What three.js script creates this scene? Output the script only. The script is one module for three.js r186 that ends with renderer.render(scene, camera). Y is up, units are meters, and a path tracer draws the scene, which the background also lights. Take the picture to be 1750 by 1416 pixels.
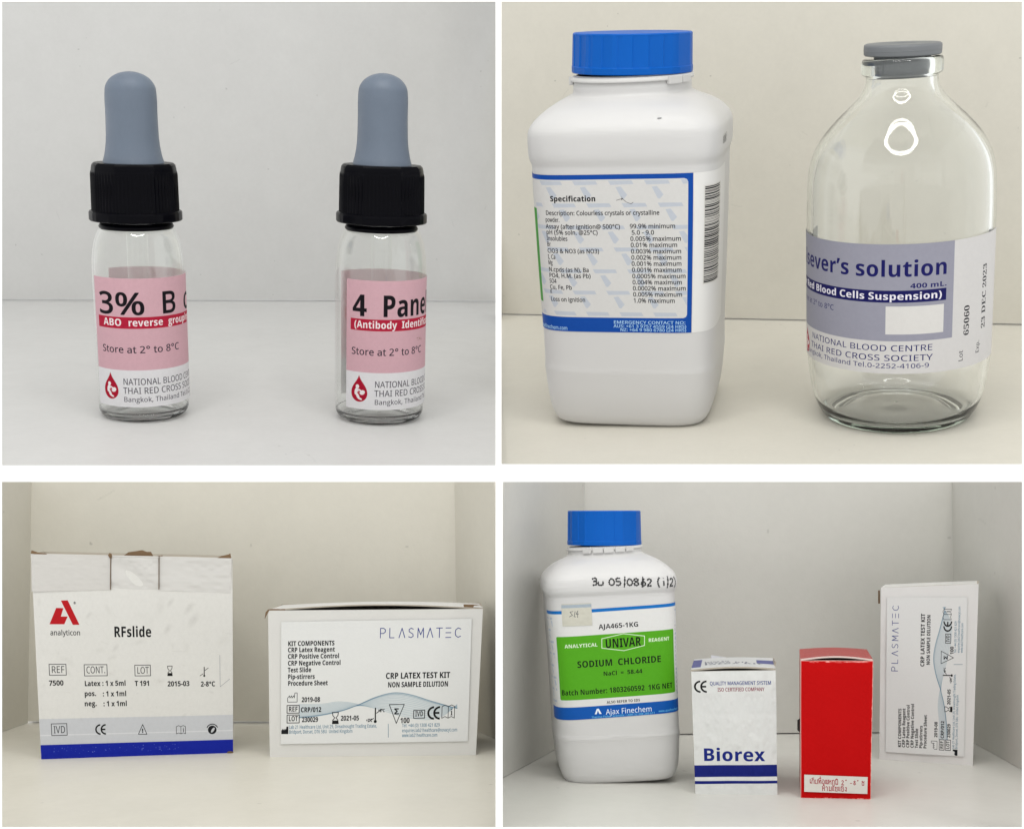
import * as THREE from 'three';
import { mergeGeometries, toCreasedNormals } from 'three/addons/utils/BufferGeometryUtils.js';
import { RoundedBoxGeometry } from 'three/addons/geometries/RoundedBoxGeometry.js';
import { RectAreaLightUniformsLib } from 'three/addons/lights/RectAreaLightUniformsLib.js';

// ---------------------------------------------------------------- camera, lamps, exposure
const LAYOUT = {"camera": {"h": 0.085, "pitch": 0.08028162422616926, "fov": 35.67823856732513}, "rooms": {"vial": {"n": [0.04684, 0.94829, 0.31393], "floor": [[-0.29528, 0.10623, -0.59347], [-0.00653, 0.10796, -0.64176], [-0.01278, 0.30681, -1.24149], [-0.53896, 0.27634, -1.07095]], "walls": [[[-0.5146, 0.25934, -1.02322], [-0.012, 0.28211, -1.16701]]], "h": [0.43], "top": [[[-0.49446, 0.6671, -0.88823], [-0.01091, 0.68901, -1.02657]]]}, "bottle": {"n": [-0.07038, 0.92159, 0.38172], "floor": [[-0.00719, 0.11127, -0.71601], [0.32839, 0.10878, -0.64812], [0.47464, 0.23563, -0.92742], [-0.0109, 0.25955, -1.07469]], "walls": [[[-0.01074, 0.25315, -1.0592], [0.45193, 0.21594, -0.88405]]], "h": [0.45], "top": [[[-0.00923, 0.6652, -0.87486], [0.42026, 0.63066, -0.71227]]]}, "box": {"n": [-0.01637, 0.99986, -0.00358], "floor": [[-0.18745, -0.00646, -0.38519], [-0.00371, -0.00341, -0.37233], [-0.00608, -0.00428, -0.60626], [-0.31444, -0.00946, -0.6414]], "walls": [[[-0.21978, -0.00774, -0.59331], [-0.02378, -0.00445, -0.57147]], [[-0.21978, -0.00774, -0.59331], [-0.22472, -0.00756, -0.52141]], [[-0.00563, -0.00398, -0.52489], [-0.02378, -0.00445, -0.57147]]], "h": [0.11032, 0.11032, 0.11032], "top": [[[-0.22159, 0.10256, -0.59371], [-0.02559, 0.10585, -0.57187]], [[-0.22159, 0.10256, -0.59371], [-0.22653, 0.10274, -0.52181]], [[-0.00744, 0.10632, -0.52529], [-0.02559, 0.10585, -0.57187]]]}, "kit": {"n": [0.01398, 0.99986, 0.00953], "floor": [[-0.0033, 0.00524, -0.33592], [0.17136, 0.00289, -0.34581], [0.26324, 0.00334, -0.52765], [-0.00499, 0.00687, -0.50483]], "walls": [[[0.02551, 0.00617, -0.47558], [0.16688, 0.00436, -0.49304]], [[0.02551, 0.00617, -0.47558], [-0.00364, 0.00584, -0.39815]], [[0.1641, 0.00335, -0.38384], [0.16688, 0.00436, -0.49304]]], "h": [0.09593, 0.09593, 0.09593], "top": [[[0.02685, 0.10209, -0.47467], [0.16822, 0.10028, -0.49213]], [[0.02685, 0.10209, -0.47467], [-0.0023, 0.10176, -0.39724]], [[0.16544, 0.09927, -0.38293], [0.16822, 0.10028, -0.49213]]]}}, "dividers": [[[-0.01064, 0.21047, -1.03828], [-0.0113, 0.23336, -1.10165], [-0.0113, 0.61055, -1.0713], [-0.01064, 0.58451, -1.00819]], [[-0.00336, 0.00591, -0.33743], [-0.0054, -0.01466, -0.53973], [-0.0054, 0.10157, -0.53038], [-0.00336, 0.09532, -0.33024]]], "obj": {"vial1": {"pos": [-0.20606, 0.14354, -0.71948], "quat": [0.162251, 0.139794, 0.00984, 0.976747], "h": 0.18541, "mm": 0.0003281}, "vial2": {"pos": [-0.07642, 0.14339, -0.73835], "quat": [0.160318, 0.050727, -0.010081, 0.98571], "h": 0.19095, "mm": 0.0003367}, "salt2": {"pos": [0.07984, 0.15684, -0.80998], "quat": [0.196748, -0.047534, 0.015132, 0.979184], "h": 0.22497, "mm": 0.0003696}, "glass": {"pos": [0.22812, 0.14799, -0.76128], "quat": [0.197567, -0.144534, 0.008951, 0.969534], "h": 0.20926, "mm": 0.0003472}, "salt4": {"pos": [0.03273, 0.00546, -0.4122], "quat": [0.00309, -0.035084, 0.023104, 0.999112], "h": 0.08178, "mm": 0.0001839}, "rf": {"pos": [-0.14398, -0.00618, -0.50402], "quat": [-0.002192, 0.049218, 0.008087, 0.998753], "w": 0.07209, "h": [0.07822, 0.07505], "top": [-0.00503, -0.00036], "view": -10.44, "mm": 0.000225}, "crp": {"pos": [-0.05277, -0.00465, -0.49556], "quat": [-0.001348, -0.053802, 0.00827, 0.998516], "w": 0.07836, "h": [0.05506, 0.05457], "top": [-0.00065, 0.00345], "view": -12.41, "mm": 0.0002213}, "bio": {"pos": [0.06548, 0.00472, -0.38305], "quat": [0.0052, 0.063402, -0.006672, 0.997952], "w": 0.0241, "h": [0.03528, 0.03591], "top": [-0.00137, -0.00052], "view": 17.16, "mm": 0.0001706}, "red": {"pos": [0.09357, 0.0043, -0.37954], "quat": [0.004984, 0.031376, -0.006835, 0.999472], "w": 0.02013, "h": [0.03923, 0.03953], "top": [8e-05, 0.00092], "view": 17.64, "mm": 0.000169}, "crp4": {"pos": [0.1373, 0.00422, -0.435], "quat": [0.003672, -0.149065, -0.007621, 0.988791], "w": 0.02957, "h": [0.05707, 0.05937], "top": [0.00091, 0.00246], "view": 0.54, "mm": 0.0001941}}, "frame": {"depth": 0.325, "holes": [[[-0.12882, 0.10415], [-0.00414, -0.01285]], [[-0.00266, 0.10415], [0.12882, -0.01256]], [[-0.12882, -0.01699], [-0.00414, -0.10415]], [[-0.00236, -0.01699], [0.12882, -0.10415]]], "outer": [[-0.1396, 0.11493], [0.1396, -0.11493]]}, "gut": {"u": [-0.01023, 0.0802, -0.99678]}};
const scene = new THREE.Scene();
const camera = new THREE.PerspectiveCamera(LAYOUT.camera.fov, 1024 / 828, 0.01, 20);
camera.position.set(0, LAYOUT.camera.h, 0);
camera.rotation.set(LAYOUT.camera.pitch, 0, 0);
camera.updateMatrixWorld(true);
const renderer = new THREE.WebGLRenderer({ antialias: true });
renderer.toneMapping = THREE.LinearToneMapping;
renderer.toneMappingExposure = 1.1;
renderer.shadowMap.enabled = true;
RectAreaLightUniformsLib.init();
scene.background = new THREE.Color().setRGB(1.0, 1.0, 0.985);      // the pale room all round
const RING = { at: new THREE.Vector3(0, 1.02, 0.10), aim: new THREE.Vector3(0, 0.14, -0.62), r: 0.31, glow: 14 };

// ---------------------------------------------------------------- helpers
let seed = 7;
const rnd = () => { seed = (seed * 1664525 + 1013904223) >>> 0; return seed / 4294967296; };
const V = (x, y, z) => new THREE.Vector3(x, y, z);
const V3 = (a) => new THREE.Vector3(a[0], a[1], a[2]);
const D2R = Math.PI / 180, lerp = THREE.MathUtils.lerp, clamp = THREE.MathUtils.clamp;
const smooth = (a, b, x) => { const t = clamp((x - a) / (b - a), 0, 1); return t * t * (3 - 2 * t); };
const names = {};
function numbered(n) { const k = names[n] = (names[n] ?? -1) + 1; return k ? n + '_' + String(k).padStart(3, '0') : n; }
function part(name, geo, mat, parent) {
  const m = new THREE.Mesh(geo, mat); m.name = name; m.castShadow = m.receiveShadow = true; parent.add(m); return m;
}
function structure(name, geo, mat) { const m = part(numbered(name), geo, mat, scene); m.userData.kind = 'structure'; return m; }
function thing(name, label, category, group, o) {
  const g = new THREE.Group(); g.name = numbered(name); g.userData = { label, category }; if (group) g.userData.group = group;
  g.position.set(...o.pos); g.quaternion.set(...o.quat); scene.add(g); return g;
}
function grid(nu, nv, fn, { closeU = false, flip = false } = {}) {      // a surface from fn(u, v) -> [x, y, z, s, t]
  const p = [], uv = [], idx = [], w = nu + 1;
  for (let j = 0; j <= nv; j++) for (let i = 0; i <= nu; i++) {
    const q = fn(i / nu, j / nv); p.push(q[0], q[1], q[2]); uv.push(q[3] ?? i / nu, q[4] ?? j / nv);
  }
  for (let j = 0; j < nv; j++) for (let i = 0; i < nu; i++) {
    const a = j * w + i, b = a + 1, c = a + w, d = c + 1;
    if (flip) idx.push(a, c, b, b, c, d); else idx.push(a, b, c, b, d, c);
  }
  const g = new THREE.BufferGeometry();
  g.setAttribute('position', new THREE.Float32BufferAttribute(p, 3)); g.setAttribute('uv', new THREE.Float32BufferAttribute(uv, 2));
  g.setIndex(idx); g.computeVertexNormals();
  if (closeU) { const n = g.attributes.normal; for (let j = 0; j <= nv; j++) { const a = j * w, b = a + nu, v = V(n.getX(a) + n.getX(b), n.getY(a) + n.getY(b), n.getZ(a) + n.getZ(b)).normalize(); n.setXYZ(a, v.x, v.y, v.z); n.setXYZ(b, v.x, v.y, v.z); } }
  return g;
}
// turned body: profile [[r, y], ...] with the matter on the left of its path; radius may be changed by rf(angle, y, r)
function turned(profile, seg = 96, rf) {
  return grid(seg, profile.length - 1, (u, v) => {
    const k = Math.round(v * (profile.length - 1)), [r, y] = profile[k], a = u * Math.PI * 2, rr = rf ? rf(a, y, r) : r;
    return [rr * Math.sin(a), y, rr * Math.cos(a), u, v];
  }, { closeU: true });
}
function spline(pts, n, tension = 0.5) {                                // smooth profile through points
  const c = new THREE.CatmullRomCurve3(pts.map(([r, y]) => V(r, y, 0)), false, 'centripetal', tension);
  return c.getPoints(n).map((p) => [Math.max(0, p.x), p.y]);
}
const creased = (g, deg) => toCreasedNormals(g.index ? g.toNonIndexed() : g, deg * D2R);
const pick = (prof, h) => {                                             // straight reading of [[h, r], ...], highest first
  for (let i = 1; i < prof.length; i++) if (h >= prof[i][0]) { const [h0, r0] = prof[i - 1], [h1, r1] = prof[i]; return lerp(r1, r0, clamp((h - h1) / (h0 - h1 || 1), 0, 1)); }
  return prof[prof.length - 1][1];
};
// a board over four corners (bottom left, bottom right, top right, top left), t thick, lifted by bulge(u, v); group 0 the face, group 1 back and edges
function board(bl, br, tr, tl, t, { nu = 1, nv = 1, bulge = null } = {}) {
  const n = V().crossVectors(V().subVectors(br, bl), V().subVectors(tl, bl)).normalize();
  const at = (u, v, back) => {
    const p = V().addScaledVector(bl, (1 - u) * (1 - v)).addScaledVector(br, u * (1 - v)).addScaledVector(tr, u * v).addScaledVector(tl, (1 - u) * v);
    if (bulge) p.addScaledVector(n, bulge(u, v)); if (back) p.addScaledVector(n, -t); return p;
  };
  const q = (p, u, v) => [p.x, p.y, p.z, u, v];
  const face = grid(nu, nv, (u, v) => q(at(u, v, 0), u, v));
  const rest = mergeGeometries([
    grid(nu, nv, (u, v) => q(at(u, v, 1), u, v), { flip: true }),
    grid(nu, 1, (u, v) => q(at(u, 0, 1 - v), u, v * 0.02)), grid(nu, 1, (u, v) => q(at(u, 1, v), u, v * 0.02)),
    grid(nv, 1, (u, v) => q(at(0, u, 1 - v), u, v * 0.02), { flip: true }), grid(nv, 1, (u, v) => q(at(1, u, v), u, v * 0.02), { flip: true })]);
  return mergeGeometries([face, rest], true);
}
function slab(points, n, t) {                                           // a flat polygon given by its upper corners, t thick below
  const N = points.length, top = points, low = points.map((p) => p.clone().addScaledVector(n, -t)), pos = [], nor = [], uv = [], idx = [];
  const x = V().subVectors(top[1], top[0]).normalize(), y = V().crossVectors(n, x);
  const put = (p, m) => { pos.push(p.x, p.y, p.z); nor.push(m.x, m.y, m.z); uv.push(p.dot(x), p.dot(y)); return pos.length / 3 - 1; };
  const up = V().crossVectors(V().subVectors(top[1], top[0]), V().subVectors(top[2], top[0])).dot(n) > 0;
  const a = top.map((p) => put(p, n)), b = low.map((p) => put(p, n.clone().negate()));
  for (let i = 1; i < N - 1; i++) { up ? idx.push(a[0], a[i], a[i + 1], b[0], b[i + 1], b[i]) : idx.push(a[0], a[i + 1], a[i], b[0], b[i], b[i + 1]); }
  for (let i = 0; i < N; i++) {
    const j = (i + 1) % N, m = V().crossVectors(V().subVectors(top[j], top[i]), n).normalize(); if (!up) m.negate();
    const c = put(top[i], m), d = put(top[j], m), e = put(low[i], m), f = put(low[j], m);
    up ? idx.push(c, e, d, d, e, f) : idx.push(c, d, e, d, f, e);
  }
  const g = new THREE.BufferGeometry();
  g.setAttribute('position', new THREE.Float32BufferAttribute(pos, 3)); g.setAttribute('normal', new THREE.Float32BufferAttribute(nor, 3)); g.setAttribute('uv', new THREE.Float32BufferAttribute(uv, 2)); g.setIndex(idx);
  return g;
}

// ---------------------------------------------------------------- textures
function canvas(w, h, bg) { const c = document.createElement('canvas'); c.width = Math.round(w); c.height = Math.round(h); const x = c.getContext('2d'); if (bg) { x.fillStyle = bg; x.fillRect(0, 0, c.width, c.height); } return [c, x]; }
function texture(c, srgb = true) { const t = new THREE.CanvasTexture(c); if (srgb) t.colorSpace = THREE.SRGBColorSpace; t.magFilter = THREE.LinearFilter; t.anisotropy = 8; return t; }
function noiseField(n, layers) {                                        // tiling value noise 0..1
  const out = new Float32Array(n * n); let total = 0;
  for (const [cells, amp] of layers) {
    const g = new Float32Array(cells * cells).map(() => rnd()); total += amp;
    for (let y = 0; y < n; y++) for (let x = 0; x < n; x++) {
      const fx = x / n * cells, fy = y / n * cells, ix = Math.floor(fx), iy = Math.floor(fy), tx = fx - ix, ty = fy - iy, sx = tx * tx * (3 - 2 * tx), sy = ty * ty * (3 - 2 * ty);
      const at = (a, b) => g[(b % cells) * cells + a % cells];
      out[y * n + x] += amp * lerp(lerp(at(ix, iy), at(ix + 1, iy), sx), lerp(at(ix, iy + 1), at(ix + 1, iy + 1), sx), sy);
    }
  }
  return out.map((v) => v / total);
}
function noiseTexture(n, layers, fn, srgb = false) {
  const f = noiseField(n, layers), d = new Uint8Array(n * n * 4);
  f.forEach((v, i) => { const [r, g, b] = fn(v); d.set([r, g, b, 255], i * 4); });
  const t = new THREE.DataTexture(d, n, n); t.wrapS = t.wrapT = THREE.RepeatWrapping; t.magFilter = t.minFilter = THREE.LinearFilter; if (srgb) t.colorSpace = THREE.SRGBColorSpace; t.needsUpdate = true; return t;
}
const rep = (t, x, y = x) => { const c = t.clone(); c.repeat.set(x, y); c.needsUpdate = true; return c; };
const grainMap = noiseTexture(512, [[8, 1], [32, 0.8], [128, 0.7], [256, 0.6]], (v) => { const g = 255 * clamp(0.97 + (v - 0.5) * 0.035, 0, 1); return [g, g, g]; }, true);
{ // a few specks of dust and small scuffs in the laminate
  const d = grainMap.image.data, n = 512, dot = (x, y, k) => { const i = (((y + n) % n) * n + (x + n) % n) * 4; for (let c = 0; c < 3; c++) d[i + c] *= k; };
  for (let k = 0; k < 26; k++) { const x = Math.floor(rnd() * n), y = Math.floor(rnd() * n), m = 0.80 + rnd() * 0.14; dot(x, y, m); if (rnd() < 0.5) dot(x + 1, y, m); if (rnd() < 0.3) dot(x, y + 1, m); }
  for (let k = 0; k < 9; k++) { let x = rnd() * n, y = rnd() * n; const a = rnd() * 6.3, l = 5 + rnd() * 22; for (let q = 0; q < l; q++) { dot(Math.floor(x), Math.floor(y), 0.965); x += Math.cos(a + q * 0.02); y += Math.sin(a + q * 0.02); } }
}
const fineBump = noiseTexture(512, [[64, 0.6], [128, 1], [256, 1]], (v) => [v * 255, v * 255, v * 255]);
const waveBump = noiseTexture(256, [[6, 1], [14, 0.5]], (v) => [v * 255, v * 255, v * 255]);
const patchRough = noiseTexture(256, [[5, 1], [20, 0.7], [90, 0.5]], (v) => [0, 150 + v * 105, 0]);
function paper(x, w, h, amount = 7) {                                   // fibre and print grain over a drawn sheet
  const d = x.getImageData(0, 0, w, h), a = d.data, f = noiseField(256, [[16, 1], [64, 0.8], [128, 1]]);
  for (let j = 0; j < h; j++) for (let i = 0; i < w; i++) { const k = (j * w + i) * 4, e = (f[(j & 255) * 256 + (i & 255)] - 0.5) * amount + (rnd() - 0.5) * amount * 0.6; a[k] += e; a[k + 1] += e; a[k + 2] += e; }
  x.putImageData(d, 0, 0);
}
// lettering: str fitted from x0 to x1 on a baseline
function write(x, str, x0, x1, y, size, { color = '#111', font = 'sans-serif', bold = false, y1 = y, squeeze = true, fat = 0 } = {}) {
  x.save(); x.font = (bold ? 'bold ' : '') + size + 'px ' + font; x.fillStyle = color; x.textBaseline = 'alphabetic';
  const w = x.measureText(str).width; x.translate(x0, y); x.rotate(Math.atan2(y1 - y, x1 - x0)); if (squeeze) x.scale((x1 - x0) / w, 1); x.fillText(str, 0, 0); if (fat) { x.strokeStyle = color; x.lineWidth = fat; x.lineJoin = 'round'; x.strokeText(str, 0, 0); } x.restore();
}
function rect(x, x0, y0, x1, y1, lw, color = '#111') { x.strokeStyle = color; x.lineWidth = lw; x.strokeRect(x0, y0, x1 - x0, y1 - y0); }
function poly(x, pts, fill, stroke, lw = 1, close = true) { x.beginPath(); pts.forEach(([a, b], i) => (i ? x.lineTo(a, b) : x.moveTo(a, b))); if (close) x.closePath(); if (fill) { x.fillStyle = fill; x.fill(); } if (stroke) { x.strokeStyle = stroke; x.lineWidth = lw; x.lineJoin = x.lineCap = 'round'; x.stroke(); } }
function ceMark(x, x0, y0, x1, y1, color = '#111') {
  const h = y1 - y0, r = h * 0.44, lw = h * 0.15, cy = (y0 + y1) / 2, c1 = x0 + r + lw / 2, c2 = x1 - 0.02 * h + 0.0 * r;
  x.strokeStyle = color; x.lineWidth = lw; x.lineCap = 'butt';
  x.beginPath(); x.arc(c1, cy, r, Math.PI * 0.5, Math.PI * 1.5); x.stroke();
  x.beginPath(); x.arc(c2, cy, r, Math.PI * 0.5, Math.PI * 1.5); x.stroke();
  x.beginPath(); x.moveTo(c2 - r, cy); x.lineTo(c2 - 0.1 * r, cy); x.stroke();
}
function hourglass(x, x0, y0, x1, y1, c = '#111') {
  const w = x1 - x0, h = y1 - y0, lw = w * 0.12, m = (x0 + x1) / 2;
  poly(x, [[x0, y0], [x1, y0], [x1 - w * 0.08, y0 + h * 0.28], [m + w * 0.1, y0 + h * 0.48], [x1 - w * 0.08, y0 + h * 0.68], [x1, y1], [x0, y1], [x0 + w * 0.08, y0 + h * 0.68], [m - w * 0.1, y0 + h * 0.48], [x0 + w * 0.08, y0 + h * 0.28]], null, c, lw);
  poly(x, [[x0, y1], [x0, y0 + h * 0.72], [x1, y0 + h * 0.72], [x1, y1]], c);
}
function booklet(x, x0, y0, x1, y1, c = '#111', lw = 2) {
  const w = x1 - x0, h = y1 - y0, m = (x0 + x1) / 2;
  poly(x, [[x0, y0 + h * 0.12], [x0 + w * 0.25, y0], [m, y0 + h * 0.12], [m + w * 0.25, y0], [x1, y0 + h * 0.12], [x1, y1], [m + w * 0.25, y1 - h * 0.12], [m, y1], [x0 + w * 0.25, y1 - h * 0.12], [x0, y1]], null, c, lw);
  poly(x, [[m, y0 + h * 0.12], [m, y1]], null, c, lw, false);
  write(x, 'i', m + w * 0.18, m + w * 0.36, y1 - h * 0.22, h * 0.62, { font: 'serif', bold: true, color: c });
}
function thermometer(x, cx, y0, y1, c = '#111') { const h = y1 - y0, w = h * 0.1; x.fillStyle = c; x.fillRect(cx - w * 0.4, y0, w * 0.8, h * 0.8); x.beginPath(); x.arc(cx, y1 - w, w, 0, 7); x.fill(); poly(x, [[cx - h * 0.42, y1 - h * 0.1], [cx - h * 0.12, y1 - h * 0.3]], null, c, w * 0.5, false); poly(x, [[cx + h * 0.08, y0 + h * 0.35], [cx + h * 0.4, y0 + h * 0.12]], null, c, w * 0.5, false); }
function factory(x, x0, y0, x1, y1, fill, c = '#111', lw = 2) { const w = x1 - x0, h = y1 - y0; poly(x, [[x0, y1], [x0, y0 + h * 0.55], [x0 + w * 0.2, y0 + h * 0.3], [x0 + w * 0.24, y0 + h * 0.55], [x0 + w * 0.42, y0 + h * 0.3], [x0 + w * 0.46, y0 + h * 0.55], [x0 + w * 0.64, y0 + h * 0.3], [x0 + w * 0.7, y0 + h * 0.55], [x0 + w * 0.76, y0], [x1, y0], [x1, y1]], fill, c, lw); }
// reading of a printed face: four corners in the picture's own units -> place on its sheet
function sheetMap(TL, TR, BL, BR, W, H) {
  return (u, v) => {
    let s = 0.5, t = 0.5;
    for (let k = 0; k < 12; k++) {
      const l = [lerp(TL[0], BL[0], t), lerp(TL[1], BL[1], t)], q = [lerp(TR[0], BR[0], t), lerp(TR[1], BR[1], t)]; s = (u - l[0]) / (q[0] - l[0]);
      const a = [lerp(TL[0], TR[0], s), lerp(TL[1], TR[1], s)], b = [lerp(BL[0], BR[0], s), lerp(BL[1], BR[1], s)]; t = (v - a[1]) / (b[1] - a[1]);
    }
    return [s * W, t * H];
  };
}

// ---------------------------------------------------------------- materials
const std = (o) => new THREE.MeshPhysicalMaterial(o);
const rgb = (r, g, b) => new THREE.Color().setRGB(r, g, b);
const laminate = (c, r = 0.5) => std({ color: c, roughness: r, map: rep(grainMap, 3), bumpMap: rep(fineBump, 16), bumpScale: 0.00003, roughnessMap: rep(patchRough, 5), specularIntensity: 0.6 });
const M = {
  frame: std({ color: rgb(0.96, 0.96, 0.96), roughness: 0.8 }),
  shelfA: laminate(rgb(0.605, 0.605, 0.597)),
  shelfB: laminate(rgb(0.685, 0.66, 0.585)),
  shelfC: laminate(rgb(0.645, 0.62, 0.545)),
  shelfD: laminate(rgb(0.62, 0.612, 0.572)),
  rubberBlue: std({ color: rgb(0.128, 0.162, 0.215), roughness: 0.62, map: rep(grainMap, 2, 1), roughnessMap: rep(patchRough, 2), bumpMap: rep(fineBump, 4), bumpScale: 0.00005 }),
  blackCap: std({ color: rgb(0.0015, 0.0015, 0.003), roughness: 0.28, specularIntensity: 0.12, bumpMap: rep(fineBump, 3), bumpScale: 0.00002 }),
  glass: std({ color: rgb(0.985, 0.99, 0.985), transmission: 1, roughness: 0, ior: 1.5, thickness: 0 }),
  glassBase: std({ color: rgb(1, 1, 1), transmission: 1, roughness: 0, ior: 1.5, thickness: 0.002, attenuationColor: rgb(0.93, 0.98, 0.96), attenuationDistance: 0.05 }),
  glassGreen: std({ color: rgb(1, 1, 1), transmission: 1, roughness: 0, ior: 1.5, thickness: 0.003, attenuationColor: rgb(0.76, 0.91, 0.83), attenuationDistance: 0.07 }),
  greyRubber: std({ color: rgb(0.155, 0.165, 0.175), roughness: 0.5, bumpMap: rep(fineBump, 3), bumpScale: 0.00003 }),
  whitePlastic: std({ color: rgb(0.59, 0.585, 0.58), roughness: 0.38, bumpMap: rep(waveBump, 4, 6), bumpScale: 0.00012, specularIntensity: 0.8 }),
  whiteTab: std({ color: rgb(0.57, 0.565, 0.555), roughness: 0.45 }),
  blueCap: std({ color: rgb(0.0, 0.10, 0.46), roughness: 0.42, specularIntensity: 0.3, bumpMap: rep(waveBump, 3), bumpScale: 0.00006 }),
  paperBack: std({ color: rgb(0.93, 0.93, 0.92), roughness: 1, transmission: 0.6, thickness: 0, specularIntensity: 0.2 }),
  marker: std({ color: rgb(0.012, 0.012, 0.014), roughness: 0.6 }),
  board: std({ color: rgb(0.62, 0.615, 0.595), roughness: 0.5, specularIntensity: 0.5, bumpMap: rep(fineBump, 3), bumpScale: 0.00003 }),
  flap: std({ color: rgb(0.57, 0.555, 0.53), roughness: 0.4, bumpMap: rep(waveBump, 1), bumpScale: 0.0002, map: rep(grainMap, 2) }),
  boardGloss: std({ color: rgb(0.56, 0.55, 0.53), roughness: 0.16, bumpMap: rep(waveBump, 0.7), bumpScale: 0.0006, specularIntensity: 0.9 }),
  brown: std({ color: rgb(0.17, 0.105, 0.055), roughness: 0.9, bumpMap: rep(fineBump, 2), bumpScale: 0.0002 }),
  boardEdge: std({ color: rgb(0.40, 0.36, 0.30), roughness: 0.9 }),
};
const printed = (c, o = {}) => std({ map: texture(c), color: rgb(0.87, 0.87, 0.87), roughness: 0.5, specularIntensity: 0.3, bumpMap: rep(fineBump, 2), bumpScale: 0.00002, ...o });

// ---------------------------------------------------------------- the ring lamp above
{
  const lamp = new THREE.Group(); lamp.name = 'ring_lamp'; lamp.userData = { label: 'round ring lamp glowing white above the shelves', category: 'lamp' };
  lamp.position.copy(RING.at); lamp.lookAt(RING.aim); scene.add(lamp);
  part('housing', new THREE.TorusGeometry(RING.r, 0.05, 12, 72).scale(1, 1, 0.3), std({ color: rgb(0.75, 0.75, 0.75), roughness: 0.5 }), lamp);
  const tube = std({ color: rgb(0.9, 0.9, 0.9), emissive: rgb(1, 0.98, 0.94), emissiveIntensity: 4, roughness: 0.4 });
  const t = part('tube', new THREE.TorusGeometry(RING.r, 0.036, 12, 72).scale(1, 1, 0.3), tube, lamp); t.position.z = 0.012;
  const N = 16;
  for (let k = 0; k < N; k++) {
    const a = k / N * Math.PI * 2, l = new THREE.RectAreaLight(new THREE.Color().setRGB(1, 0.99, 0.965), RING.glow, 2 * RING.r * Math.tan(Math.PI / N), 0.05);
    l.name = 'ring_lamp_segment'; l.position.set(Math.cos(a) * RING.r, Math.sin(a) * RING.r, 0.026); l.rotation.set(0, Math.PI, 0); l.rotation.order = 'ZYX'; l.rotation.z = a + Math.PI / 2; lamp.add(l);
  }
}

structure('added_ceiling', new THREE.BoxGeometry(2.8, 0.02, 2.8).translate(0, 1.36, 0), std({ color: rgb(0.8, 0.8, 0.79), roughness: 0.8 }));  // unseen slab, added to keep overhead room light off the shelf floors
// ---------------------------------------------------------------- the setting: card frame, shelves, walls, dividers
{
  const F = LAYOUT.frame, s = new THREE.Shape(), [o0, o1] = F.outer;
  s.moveTo(o0[0], o1[1]); s.lineTo(o1[0], o1[1]); s.lineTo(o1[0], o0[1]); s.lineTo(o0[0], o0[1]); s.closePath();
  for (const [a, b] of F.holes) { const h = new THREE.Path(); h.moveTo(a[0], b[1]); h.lineTo(a[0], a[1]); h.lineTo(b[0], a[1]); h.lineTo(b[0], b[1]); h.closePath(); s.holes.push(h); }
  const g = new THREE.ExtrudeGeometry(s, { depth: 0.0003, bevelEnabled: false });
  const m = structure('display_frame', g, M.frame);
  m.position.copy(camera.position); m.quaternion.copy(camera.quaternion); m.translateZ(-F.depth);
}
const laminates = { vial: M.shelfA, bottle: M.shelfB, box: M.shelfC, kit: M.shelfD };
for (const key of Object.keys(laminates)) {
  const R = LAYOUT.rooms[key], n = V3(R.n), wm = laminates[key], gap = { vial: 0.0016, bottle: 0.0013, box: 0.0009, kit: 0.0005 }[key];
  structure('shelf_floor', slab(R.floor.map(V3), n, 0.003), wm);
  R.walls.forEach(([a, b], i) => {
    const A = V3(a), B = V3(b), lift = i ? 0.0002 : gap; A.addScaledVector(n, lift); B.addScaledVector(n, lift);
    const T = [A, B, V3(R.top[i][1]), V3(R.top[i][0])];
    const face = V().crossVectors(V().subVectors(B, A), n).normalize(); if (face.z < 0 && Math.abs(face.z) > 0.3) face.negate();
    if (i === 1 && face.x < 0) face.negate(); if (i === 2 && face.x > 0) face.negate();
    structure(i ? 'side_wall' : 'back_wall', slab(T, face, i ? 0.0008 : 0.006), wm);
  });
}
for (const pts of LAYOUT.dividers) { const p = pts.map(V3), n = V().crossVectors(V().subVectors(p[1], p[0]), V().subVectors(p[3], p[0])).normalize(); structure('divider', slab(p.map((q) => q.clone().addScaledVector(n, 0.0004)), n, 0.0008), M.frame); }

// ---------------------------------------------------------------- dropper vials
function dropLogo(x, cx, y0, y1, w) {                                   // red drop with two pale figures and a small cross
  const h = y1 - y0, r = w / 2, cy = y1 - r;
  x.fillStyle = '#b01030'; x.beginPath(); x.moveTo(cx, y0); x.bezierCurveTo(cx + w * 0.12, y0 + h * 0.28, cx + r, cy - r * 0.9, cx + r, cy); x.arc(cx, cy, r, 0, Math.PI); x.bezierCurveTo(cx - r, cy - r * 0.9, cx - w * 0.12, y0 + h * 0.28, cx, y0); x.fill();
  x.fillStyle = '#f3eef0'; const e = (a, b, ra, rb, t) => { x.beginPath(); x.ellipse(cx + a * w, cy + b * w, ra * w, rb * w, t, 0, 7); x.fill(); };
  e(-0.1, -0.38, 0.11, 0.12, 0); e(-0.18, -0.1, 0.1, 0.22, 0.25); e(0.02, -0.12, 0.16, 0.11, 0.5); e(0.2, -0.05, 0.17, 0.13, -0.5); e(-0.08, 0.17, 0.09, 0.2, -0.5); e(0.06, 0.32, 0.14, 0.06, 0.3);
  x.fillStyle = '#b01030'; x.fillRect(cx - 0.02 * w, cy - 0.16 * w, 0.05 * w, 0.16 * w); x.fillRect(cx - 0.08 * w, cy - 0.1 * w, 0.16 * w, 0.05 * w);
}
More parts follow.
